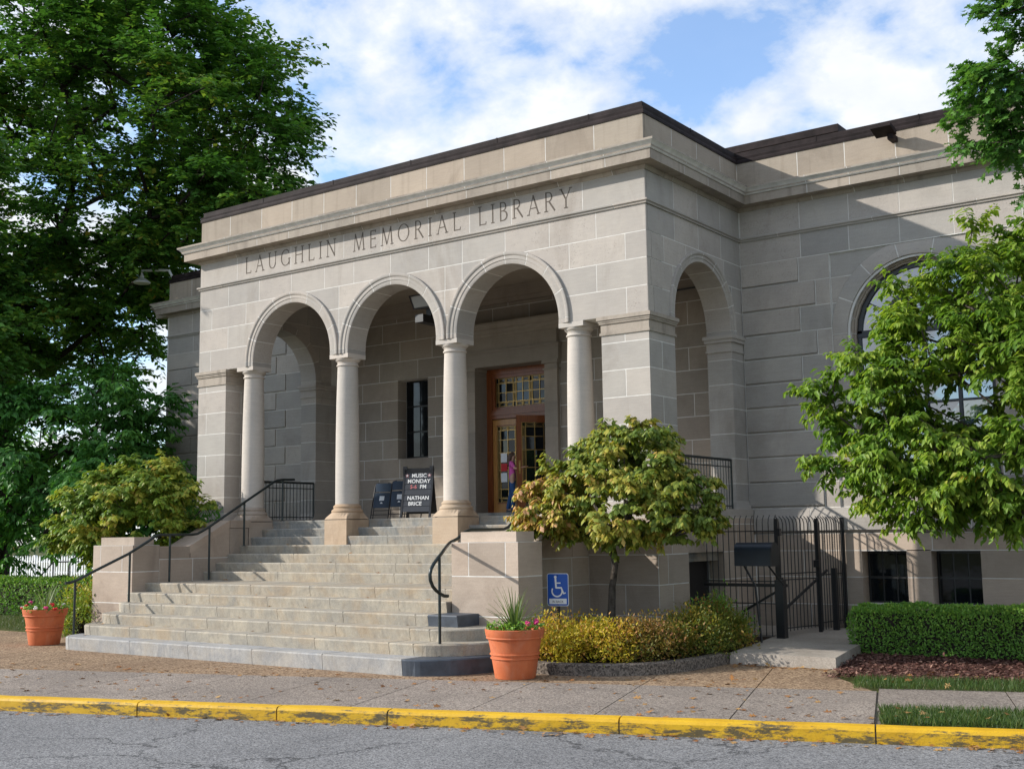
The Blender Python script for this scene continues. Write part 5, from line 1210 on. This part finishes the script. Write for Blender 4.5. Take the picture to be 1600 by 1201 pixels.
# ------------------------------------------------------------------ terracotta pots and their plants
def pot(loc, sc, label):
    e = empty('terracotta_pot', loc, label, 'pot', 'terracotta pots flanking the stairs')
    o = obj('pot_body', MB().lathe(loc, [(p*sc, z*sc) for p, z in [(.255,0),(.262,.01),(.300,.24),(.318,.25),(.318,.262),(.304,.268),(.309,.29),(.325,.30),(.325,.315),(.311,.322),(.345,.50)]], 40), M_TERRA, e, True)
    obj('rim', MB().lathe(loc, [(p*sc, z*sc) for p, z in [(.345,.495),(.366,.50),(.372,.51),(.368,.525),(.376,.54),(.385,.60),(.388,.615),(.375,.622),(.35,.61),(.34,.55)]], 40), M_TERRA, e, True)
    obj('soil', MB().lathe(loc, [(.34*sc,.54*sc),(.34*sc,.56*sc)], 24), M_SOIL, e)
def potplant(loc, sc, label, hgt, flowers, nsp):
    e = empty('potted_plant', loc, label, 'plant'); x, y, z = loc
    for k in range(nsp):
        a = RNG.random()*6.283; el = RNG.random()**.8*1.15; L = hgt*(.7+.45*RNG.random()); m_ = MB(); w0 = .011+.006*RNG.random(); N = 6; b = Vector((math.cos(a), math.sin(a), 0)); sd = Vector((-math.sin(a), math.cos(a), 0)); p = Vector((x, y, z))+b*.03; ang = el*.75
        for i in range(N+1):
            t = i/N; w_ = w0*(1-t)**.7+.001
            m_.v += [tuple(p-sd*w_), tuple(p+Vector((0, 0, -.004))), tuple(p+sd*w_)]
            ang += .06+.35*el/N*t; p = p+(b*math.sin(ang)+Vector((0, 0, math.cos(ang))))*L/N
        for i in range(N): m_.f += [(3*i, 3*i+1, 3*i+4, 3*i+3), (3*i+1, 3*i+2, 3*i+5, 3*i+4)]
        me = m_.mesh('spike_leaf', False, False); at = me.attributes.new('rnd', 'FLOAT', 'POINT'); at.data.foreach_set('value', np.full(len(me.vertices), RNG.random(), np.float32))
        obj('spike_leaf', me, M_SPIKE, e)
    n = 420; rr = np.sqrt(RNG.random(n))*.36*sc; aa = RNG.random(n)*6.283
    P = np.stack([x+rr*np.cos(aa), y+rr*np.sin(aa), z+.0+.10*RNG.random(n)*(flowers > 0)+.02], 1)
    f = obj('bedding_foliage', leaf_mesh('bedding_foliage', P, unit(n)+np.stack([np.cos(aa), np.sin(aa), np.full(n, .1)], 1)*.6, unit(n)*.6+np.array([0, 0, 1]), .06*(.6+.8*RNG.random(n)), RNG.random(n), T_OVAL), M_HEDGELEAF, e); f['kind'] = 'stuff'
    for k in range(flowers):
        a = RNG.random()*6.283; q = .30*sc+.14*sc*RNG.random() if flowers > 6 else .28*sc; m2 = MB(); c = Vector((x+q*math.cos(a), y+q*math.sin(a), z+.05+.11*RNG.random()))
        for i in range(9): d = Vector(unit(1)[0])*.024; m2.lathe(tuple(c+d), [(.003,-.012),(.019,-.004),(.021,.006),(.010,.014)], 6)
        obj('flower', m2, [M_RED, M_WHITEF, M_PINK][k % 3] if flowers > 6 else M_PINK, e)
pot((.16,-4.10,-.05), 1.02, 'large terracotta pot in front of the right cheek wall')
potplant((.16,-4.10,.53), 1.02, 'spiky grass-leaved plant with pink flowers in the right pot', .58, 4, 46)
pot((-10.25,-4.28,-.05), 1.02, 'terracotta pot on the paving left of the stairs')
potplant((-10.25,-4.28,.53), 1.05, 'spiky plant with red and white flowers in the left pot', .62, 14, 34)

# ------------------------------------------------------------------ accessible sign
e = empty('accessible_sign', (-.56,-2.0,.05), 'small blue wheelchair sign on a post among golden shrubs', 'sign')
Ts = Matrix.Translation((-.56,-2.0,0)) @ Matrix.Rotation(R(18), 4, 'Z')
def TS(m_): m_.v = [tuple(Ts @ Vector(p)) for p in m_.v]; return m_
obj('post', TS(MB().box(-.02,.02,.015,.05,0,1.18)), M_BLACK, e)
def rrect(x0, x1, z0, z1, rad, y0, y1):
    P = []
    for cx, cz, a0 in ((x1-rad,z1-rad,0),(x0+rad,z1-rad,90),(x0+rad,z0+rad,180),(x1-rad,z0+rad,270)):
        for k in range(5): a = R(a0+90*k/4); P.append((cx+rad*math.cos(a), cz+rad*math.sin(a)))
    m_ = MB(); n = len(P); m_.v = [(a, y0, b) for a, b in P]+[(a, y1, b) for a, b in P]; m_.f = [tuple(range(n)), tuple(range(n, 2*n))]+[(i, (i+1) % n, n+(i+1) % n, n+i) for i in range(n)]; return m_
obj('border', TS(rrect(-.166,.166,.735,1.218,.03,.004,.014)), M_WHITE, e); obj('plate', TS(rrect(-.157,.157,.744,1.209,.026,.001,.010)), M_BLUE, e)
sm_ = MB(); yy = -.001
def bar2(a, b, w_, dy=0):
    a = Vector(a); b = Vector(b); d = (b-a).normalized(); n_ = Vector((-d.y, d.x))*w_/2; sm_.v += [(p.x, yy-dy, p.y) for p in (a+n_, a-n_, b-n_, b+n_)]; k = len(sm_.v); sm_.f.append((k-4, k-3, k-2, k-1))
k0 = len(sm_.v)
for i in range(17):
    a = R(150+250*i/16)
    for q in (.068,.09): sm_.v.append((-.012+q*math.cos(a), yy, .955+q*math.sin(a)))
for i in range(16): sm_.f.append((k0+2*i, k0+2*i+2, k0+2*i+3, k0+2*i+1))
for i in range(12): sm_.v.append((-.036+.021*math.cos(i*math.pi/6), yy, 1.165+.021*math.sin(i*math.pi/6)))
sm_.f.append(tuple(range(len(sm_.v)-12, len(sm_.v))))
bar2((-.034,1.15),(-.026,1.0),.026,.0004); bar2((-.032,1.075),(.045,1.075),.018,.0008); bar2((-.03,1.005),(.058,1.005),.024,.0012); bar2((.052,1.012),(.092,.915),.022,.0016); bar2((.086,.918),(.122,.932),.018,.002)
obj('wheelchair_symbol', TS(sm_), M_LET, e)
obj('text_plate', TS(rrect(-.135,.135,.765,.845,.006,-.0008,.004)), M_LET, e)
text('IN BACK', .0495, 'sign_lettering', M_BLACK, e, Ts @ Matrix.Translation((0, -.0016, .784)) @ Matrix.Rotation(R(90), 4, 'X') @ Matrix.Scale(.9, 4, (1, 0, 0)))
obj('bolt', TS(MB().tube([(0,-.006,1.185),(0,.002,1.185)], .008, 8).tube([(0,-.006,.757),(0,.002,.757)], .008, 8)), M_BLACK, e)

# ------------------------------------------------------------------ iron fence, gate and mailbox
def bars(e, A, B, n, z0a, z0b, z1, curl, rr=.0085):
    A = Vector(A); B = Vector(B); d = (B-A).normalized(); nrm = Vector((-d.y, d.x, 0))*curl
    for k in range(n+1):
        p = A.lerp(B, k/n); z0 = z0a+(z0b-z0a)*k/n
        obj('bar', MB().tube([(p.x,p.y,z0),(p.x,p.y,z1-.12),(p.x+nrm.x*.02,p.y+nrm.y*.02,z1-.05),(p.x+nrm.x*.07,p.y+nrm.y*.07,z1)], rr, 5), M_BLACK, e)
def frail(e, A, B, z, hw=.018, z2=None, nm='rail'):
    A = Vector(A); B = Vector(B); z2 = z if z2 is None else z2
    obj(nm, MB().tube([(A.x,A.y,z),(B.x,B.y,z2)], hw, 4), M_BLACK, e)
def fpost(e, p, z0, z1, hw): obj('post', MB().box(p[0]-hw,p[0]+hw,p[1]-hw,p[1]+hw,z0,z1), M_BLACK, e)
GA = (1.44,1.5,0); GB = (1.70,2.55,0); GC = (1.80,3.5,0)
e = empty('iron_fence', (.7,1.5,.1), 'black iron bar fence enclosing the basement steps beside the portico', 'fence')
bars(e, (.16,1.5,0), (1.40,1.5,0), 12, .05, .1, 2.06, 1)
for z in (1.80,.98,.62): frail(e, (.14,1.5,0), (1.42,1.5,0), z, .012)
fpost(e, GA, .05, 2.0, .03)
frail(e, (.14,1.42,0), (1.62,1.42,0), .92, .036); fpost(e, (1.60,1.20), .05, 1.02, .07)
frail(e, (.9,1.30,0), (1.60,1.25,0), .5, .026, .88)
e = empty('iron_gate', (1.55,2,.1), 'black iron bar gate with curled tops at the path end', 'gate')
bars(e, (1.46,1.56,0), (1.69,2.50,0), 10, .16, .19, 2.04, 1)
for z in (1.78,1.10,1.0,.22): frail(e, (1.45,1.54,0), GB, z, .012)
frail(e, (1.46,1.52,0), (1.72,2.9,0), .48, .024, 1.12); fpost(e, (1.705,2.56), .1, 2.0, .028)
obj('latch', MB().box(1.66,1.76,2.46,2.54,1.18,1.3), M_BLACK, e); obj('hinge', MB().box(1.43,1.50,1.48,1.56,1.72,1.84).box(1.43,1.50,1.48,1.56,.92,1.04), M_BLACK, e)
e = empty('iron_fence', (1.75,3,.1), 'short black iron fence panel between gate and basement wall', 'fence')
bars(e, (1.72,2.64,0), (1.80,3.46,0), 9, .12, .2, 2.04, 1)
for z in (1.78,1.05,.25): frail(e, GB, GC, z, .012)
fpost(e, (1.80,3.5), .05, 2.02, .03); fpost(e, (1.79,3.05), .1, 1.15, .045)
e = empty('mailbox', (1.5,.15,.1), 'dark navy rural mailbox on an arm in front of the fence', 'mailbox')
Tm = Matrix.Translation((1.62,.25,1.27)) @ Matrix.Rotation(R(-4), 4, 'Z'); m_ = MB(); n = 14; L = .31
P = [(-.11,0),(.11,0)]+[(.11*math.cos(a), .23+.13*math.sin(a)) for a in [math.pi*k/n for k in range(n+1)]]
for x in (-L, L): m_.v += [tuple(Tm @ Vector((x, y, z))) for y, z in P]
q = len(P); m_.f = [tuple(range(q)), tuple(range(q, 2*q))]+[(i, (i+1) % q, q+(i+1) % q, q+i) for i in range(q)]
obj('box', m_, M_MAILBOX, e, True)
m_ = MB(); P2 = [(y*1.05, z*1.02-.004) for y, z in P]
for x in (L+.001, L+.03): m_.v += [tuple(Tm @ Vector((x, y, z))) for y, z in P2]
m_.f = [tuple(range(q)), tuple(range(q, 2*q))]+[(i, (i+1) % q, q+(i+1) % q, q+i) for i in range(q)]; obj('door', m_, M_BLACK, e)
obj('bracket', MB().tube([tuple(Tm @ Vector((-.2,0,0))), tuple(Tm @ Vector((-.05,.05,-.3))), tuple(Tm @ Vector((0,.1,-1.2)))], .018, 6).tube([tuple(Tm @ Vector((.22,0,0))), tuple(Tm @ Vector((.30,.3,-.3)))], .015, 6), M_BLACK, e)

# ------------------------------------------------------------------ hedges and shrubs
def hedge(label, A, B, wd, z0, z1, n, size, parent_name='hedge'):
    A = Vector((*A, 0)); B = Vector((*B, 0)); d = (B-A).normalized(); nv = Vector((-d.y, d.x, 0)); Lh = (B-A).length
    e = empty(parent_name, tuple((A+B)/2+nv*wd/2), label, 'hedge')
    i_ = .07; pts = [A+d*i_+nv*i_, B-d*i_+nv*i_, B-d*i_+nv*(wd-i_), A+d*i_+nv*(wd-i_)]
    obj('twigs', MB().prism([(p.x, p.y) for p in pts], z0, z1-.09), M_DARKBARK, e)  # one solid dark core box for the darkness behind the leaves
    P = []; Nn = []
    areas = np.array([Lh*wd, Lh*(z1-z0), Lh*(z1-z0)*.3, wd*(z1-z0), wd*(z1-z0)]); areas = areas/areas.sum()
    for _ in range(n):
        f = RNG.choice(5, p=areas); u, v = RNG.random(2); H = z1-z0
        if f == 0: p = (u*Lh, v*wd, H); q = (0, 0, 1)
        elif f == 1: p = (u*Lh, 0, v*H); q = (0, -1, 0)
        elif f == 2: p = (u*Lh, wd, v*H); q = (0, 1, 0)
        elif f == 3: p = (0, u*wd, v*H); q = (-1, 0, 0)
        else: p = (Lh, u*wd, v*H); q = (1, 0, 0)
        w_ = A+d*p[0]+nv*p[1]; lump = .07*mnoise.noise(Vector((w_.x*1.7, w_.y*1.7, p[2]*2.5)))+.05*mnoise.noise(Vector((w_.x*5, w_.y*5, p[2]*5)))
        # rounded upper edges
        ez = max(0, p[2]-(H-.14))/.14; ey = max(0, .14-min(p[1], wd-p[1]))/.14
        ins = .055*ez*ey
        dep = -abs(RNG.normal())*.035
        qv = d*q[0]+nv*q[1]+Vector((0, 0, q[2])); w_ = w_+qv*(lump+dep-ins*1.5)
        P.append((w_.x, w_.y, z0+p[2]+qv.z*(lump+dep-ins)-(ins if f != 0 else 0))); Nn.append(tuple(qv))
    P = np.array(P); Nn = np.array(Nn)
    # leaf litter stays out: thin base
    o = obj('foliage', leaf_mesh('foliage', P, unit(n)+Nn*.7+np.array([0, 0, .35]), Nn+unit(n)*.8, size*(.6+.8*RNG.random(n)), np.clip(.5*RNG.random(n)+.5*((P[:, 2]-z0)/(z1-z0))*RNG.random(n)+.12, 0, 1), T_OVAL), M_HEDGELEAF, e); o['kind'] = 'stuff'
    return e
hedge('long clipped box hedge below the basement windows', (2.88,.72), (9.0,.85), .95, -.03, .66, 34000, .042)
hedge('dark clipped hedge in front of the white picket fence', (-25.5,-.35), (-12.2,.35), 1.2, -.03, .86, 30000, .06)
def shrub(name, label, c, rx, ry, h, n, size, lm, group=None, tmpl=T_OVAL, cat='shrub'):
    e = empty(name, c, label, cat, group)
    ncl = 46; cl = []
    while len(cl) < ncl:
        d = unit(1)[0]
        if d[2] < -.15: continue
        k = .72+.28*RNG.random(); k *= 1+.25*mnoise.noise(Vector(d)*2+Vector(c)); cl.append((c[0]+d[0]*rx*k, c[1]+d[1]*ry*k, c[2]+.12+abs(d[2])*(h-.12)*k))
    cl = np.array(cl); m_ = MB()
    for p in cl: m_.tube([(c[0]+.05*RNG.normal(), c[1]+.05*RNG.normal(), c[2]-.02), tuple((np.array(c)*.4+p*.6)+np.array([0, 0, .03])), tuple(p)], [.008,.006,.003], 4, False)
    obj('stems', m_, M_DARKBARK, e)
    per = n//ncl; C = np.repeat(cl, per, axis=0); N = len(C); off = RNG.normal(size=(N, 3))*np.array([rx, ry, h*.9])*.17; P = C+off
    P[:, 2] = np.maximum(P[:, 2], c[2]+.02)
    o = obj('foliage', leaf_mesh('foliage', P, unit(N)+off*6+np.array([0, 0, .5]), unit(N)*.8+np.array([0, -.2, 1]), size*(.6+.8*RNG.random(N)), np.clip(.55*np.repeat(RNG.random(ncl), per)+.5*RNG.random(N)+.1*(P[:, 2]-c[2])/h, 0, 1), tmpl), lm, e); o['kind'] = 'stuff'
GS = 'golden shrubs along the planter kerb'
M_BARB2 = leafmat('olive_shrub_leaf', [(0,(.05,.095,.014)),(.5,(.12,.155,.02)),(.85,(.26,.21,.025)),(1,(.32,.15,.05))], .3)
M_BARB3 = leafmat('russet_shrub_leaf', [(0,(.06,.09,.016)),(.4,(.15,.14,.022)),(.7,(.27,.17,.035)),(1,(.36,.17,.075))], .3)
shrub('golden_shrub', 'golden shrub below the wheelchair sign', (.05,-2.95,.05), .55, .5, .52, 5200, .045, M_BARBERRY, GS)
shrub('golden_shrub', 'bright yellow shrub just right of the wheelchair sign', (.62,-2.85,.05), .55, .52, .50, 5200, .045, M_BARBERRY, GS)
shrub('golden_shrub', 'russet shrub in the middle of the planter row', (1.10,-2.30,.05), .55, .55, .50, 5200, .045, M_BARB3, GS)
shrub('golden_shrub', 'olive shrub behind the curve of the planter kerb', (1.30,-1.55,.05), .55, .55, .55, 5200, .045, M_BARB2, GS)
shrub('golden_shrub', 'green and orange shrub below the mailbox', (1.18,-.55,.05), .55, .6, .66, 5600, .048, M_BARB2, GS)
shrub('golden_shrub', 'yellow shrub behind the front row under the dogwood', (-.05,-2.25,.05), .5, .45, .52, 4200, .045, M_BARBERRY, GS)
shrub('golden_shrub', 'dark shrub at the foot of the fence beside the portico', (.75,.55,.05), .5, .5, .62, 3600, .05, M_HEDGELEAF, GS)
shrub('bedding_shrub', 'low light green shrub behind the left pot', (-11.35,-2.75,-.03), .6, .5, .85, 3600, .06, M_DOGLEAF2)
shrub('bedding_shrub', 'small dark bush between left pot and cheek wall', (-11.2,-1.6,-.03), .6, .6, 1.0, 3200, .07, M_HEDGELEAF)
shrub('bedding_shrub', 'little leafy bush beside the left pier foot', (-10.6,-.55,1.3), .55, .4, 1.0, 1800, .09, M_DARKLEAF)

# ------------------------------------------------------------------ dogwoods and trees
def crown_pts(blobs, n, **k): return blob_points(blobs, n, **k)
def rnd_dog(P, r_):
    # leaves redder towards the left at middle height
    k = np.clip((-.2-P[:, 0])*.45+.25, 0, .5)*((P[:, 2] > 1.9) & (P[:, 2] < 2.75)); return np.clip(.03+r_*.76+k*RNG.random(len(r_))*.9, 0, 1)
cl = crown_pts([(.28,-1.5,2.30,1.36,1.0,.66),(.35,-1.5,2.90,.92,.8,.48),(-.85,-1.5,2.24,.62,.7,.46),(1.30,-1.45,2.12,.60,.7,.54),(.45,-1.5,3.28,.40,.35,.24),(-.45,-1.5,2.80,.5,.5,.34)], 195, shell=.62, rough=.22)
tree('dogwood_tree', 'dogwood with russet drooping leaves before the right pier', [(.08,-1.5,.02),(.06,-1.5,.55),(.10,-1.52,1.0),(.16,-1.5,1.35)], cl, 200, .105, .098, T_DROOP, M_DOGLEAF, M_BARK, droop=.55, r_tip=.010, r_max=.05, flat=.4, rootr=.075, rndf=rnd_dog, twigs=10, twig_r=.003)
cl = crown_pts([(-11.7,-1.5,2.3,1.65,1.2,.95),(-11.25,-1.5,2.9,1.05,.8,.58),(-12.9,-1.5,2.0,.72,.8,.70)], 170, shell=.55, rough=.2)
cl = cl[(cl[:, 0] < -10.5) | (cl[:, 2] > 2.15)]
tree('dogwood_tree', 'rounded yellow-green dogwood beside the left cheek wall', [(-11.9,-1.4,-.05),(-11.9,-1.4,.6),(-11.95,-1.45,1.2)], cl, 210, .14, .115, T_DROOP, M_DOGLEAF2, M_BARK, droop=.4, r_tip=.010, r_max=.06, flat=.4, rootr=.08, twigs=10, twig_r=.003)
cl = crown_pts([(-18.0,.8,3.9,3.4,2.2,1.9),(-15.6,1.2,3.2,1.9,1.6,1.5),(-20.5,.5,3.4,2.6,2.0,1.9),(-17.0,1.0,5.2,2.2,1.8,1.0),(-15.0,1.3,2.1,1.3,1.3,.9)], 260, shell=.5, rough=.3)
tree('dark_leafed_tree', 'dark green broad-leafed tree left of the building', [(-21.3,1.2,-.05),(-21.2,1.2,1.4),(-20.6,1.2,2.6),(-19.5,1.0,3.6)], cl, 120, .33, .18, T_OVAL, M_DARKLEAF, M_DARKBARK, droop=.3, r_tip=.016, r_max=.16, rootr=.24, flat=.45, twigs=8, twig_r=.005)
cl = crown_pts([(-25.5,5,14.2,7.5,6,7.2),(-20.0,5,14.0,4.2,4,4.2),(-17.4,5,13.6,2.9,3,3.0),(-15.9,5,12.4,1.9,2.2,1.9),(-20.4,5,17.2,3.4,3.4,2.9),(-24,5,9.6,4.6,3.6,2.4),(-18.0,5,10.9,2.6,2.6,1.5),(-28,3,9,5,4.5,3),(-23.6,-.8,10.0,4.6,3.0,4.4),(-20.6,-1.5,7.6,2.6,2.4,2.2),(-20.6,-1.6,10.6,2.6,1.6,2.2)], 900, shell=.42, rough=.25, nscale=.25)  # last three lobes, mostly out of view, added to shade wing and porch
cl = np.concatenate([cl, crown_pts([(-20.0,-2.2,11.0,2.3,1.3,2.1)], 90, shell=.3, rough=.1)])  # extra unseen foliage added to keep sun patches off the porch wall
tree('oak_tree', 'huge spreading oak rising behind the left wing', [(-27.5,4.6,-.1),(-27.4,4.6,3),(-27.2,4.6,6.0),(-26.8,4.6,8.5),(-26.2,4.6,10.5)], cl, 252, .54, .19, T_DIA, M_OAKLEAF, M_DARKBARK, droop=.08, r_tip=.024, r_max=.45, rootr=.6, expo=.48, flat=.32, bend=.16, twigs=12, twig_r=.007, tz=.05)
cl = crown_pts([(5.1,-.2,3.58,1.50,1.3,1.60),(3.75,-.3,3.85,.85,.7,.62),(5.55,-.2,4.95,1.0,.9,.95),(4.3,-.3,2.45,1.0,.8,.58),(5.6,-.2,2.6,1.0,.9,.75),(3.55,-.3,3.1,.68,.6,.5),(4.72,-.25,4.62,.72,.6,.62),(6.6,-.1,3.8,1.4,1.2,1.7)], 370, shell=.45, rough=.3)
tree('pear_tree', 'light green tree with drooping leaves before the arched window', [(6.45,-.1,-.05),(6.4,-.1,1.2),(6.3,-.12,2.3),(6.1,-.15,3.2)], cl, 150, .17, .112, T_OVAL, M_PEARLEAF, M_BARK, droop=.38, r_tip=.008, r_max=.08, rootr=.13, leaf_parts=300, bend=.08, flat=.6, twigs=8, twig_r=.0035)
cl = crown_pts([(6.75,-2,7.5,.85,.9,1.2),(6.1,-2,6.62,.52,.6,.36),(6.6,-2,6.15,.5,.5,.28),(6.25,-2,8.1,.5,.6,.45),(6.2,-2,7.3,.5,.6,.4),(8.3,-2,8.0,1.9,1.9,2.0)], 220, shell=.35, rough=.25)
tree('oak_tree', 'dark green oak branches hanging into the top right corner', [(10.6,-1.6,-.05),(10.4,-1.6,2.5),(10.0,-1.7,5.0),(9.2,-1.9,6.8)], cl, 140, .15, .105, T_OAK, M_OAKLEAF2, M_DARKBARK, droop=.1, r_tip=.010, r_max=.14, rootr=.22, flat=.55, twigs=10, twig_r=.003)

# ------------------------------------------------------------------ far left: picket fence, ramp rail, distant greenery, wires
e = empty('picket_fence', (-41,15,0), 'white picket fence beyond the hedge on the far left', 'fence')
N = 62; x0, x1 = -47.5, -35.5
pm = MB().add([(-.045,0,0),(.045,0,0),(.045,.03,0),(-.045,.03,0),(-.045,0,.95),(.045,0,.95),(.045,.03,.95),(-.045,.03,.95),(0,0,1.05),(0,.03,1.05)], [(0,1,5,8,4),(3,7,9,6,2),(0,4,7,3),(1,2,6,5),(4,8,9,7),(5,6,9,8)]).mesh('picket')
for k in range(N):
    o = obj('picket', pm, M_WHITE, None); o.location = (x0+(x1-x0)*k/(N-1), 15, .05); o.parent = e; o.matrix_parent_inverse = Matrix.Translation((41, -15, 0))
obj('rail', MB().box(x0,x1,15.03,15.07,.3,.38), M_WHITE, e); obj('rail', MB().box(x0,x1,15.03,15.07,.78,.86), M_WHITE, e)
for k in range(5): obj('post', MB().box(x0+3*k-.06,x0+3*k+.06,15.03,15.15,0,1.12), M_WHITE, e)
e = empty('garden_rail', (-30,9,0), 'thin dark pipe rail in front of the picket fence', 'handrail')
obj('rail', MB().tube([(-31.6,9,.35),(-30.6,9,1.0),(-29.0,9,1.02)], .03, 6), M_BLACK, e)
for x, z in ((-30.6,1.0),(-29.6,1.0)): obj('post', MB().tube([(x,9,0),(x,9,z)], .025, 6), M_BLACK, e)
e = empty('white_house', (-58,42,0), 'pale house glimpsed behind the picket fence', 'house')
obj('wall', MB().box(-72,-44,42,52,0,3.4), M_WHITE, e); obj('roof', MB().add([(-72.5,41.5,3.4),(-43.5,41.5,3.4),(-43.5,52.5,3.4),(-72.5,52.5,3.4),(-72.5,47,6.2),(-43.5,47,6.2)], [(0,1,5,4),(2,3,4,5),(0,4,3),(1,2,5),(3,2,1,0)]), M_COPING, e)
for k in range(6): obj('window', MB().box(-70+4.4*k,-68.6+4.4*k,41.94,41.98,1.0,2.5), M_GLASS, e)
wire = empty('power_line', (-30,30,10), 'thin overhead wires behind the left wing', 'wire')
for z in (8.8,9.6): obj('cable', MB().tube([(-60,28,z+1.5),(-40,28,z+.2),(-20,28,z),(0,28,z+.8)], .022, 4), M_BLACK, wire)
for i, (x, y, rx, h) in enumerate(((-64,60,9,9),(-82,55,10,11),(-100,48,11,12),(-48,70,9,8),(-34,75,9,8))):
    n = 150; cl = crown_pts([(x,y,h*.55,rx,rx*.8,h*.5)], n, shell=.5, rough=.3)
    tree('distant_tree', ['distant tree behind the white house at its right end','distant tree behind the white house at its middle','distant tree left of the white house','distant tree right of the white house','distant tree seen past the oak trunk'][i], [(x,y,-.2),(x,y,h*.3),(x,y,h*.5)], cl, 28, 1.0, .7, T_DIA, M_OAKLEAF, M_DARKBARK, r_tip=.04, r_max=.3, rootr=.4, group='distant trees')
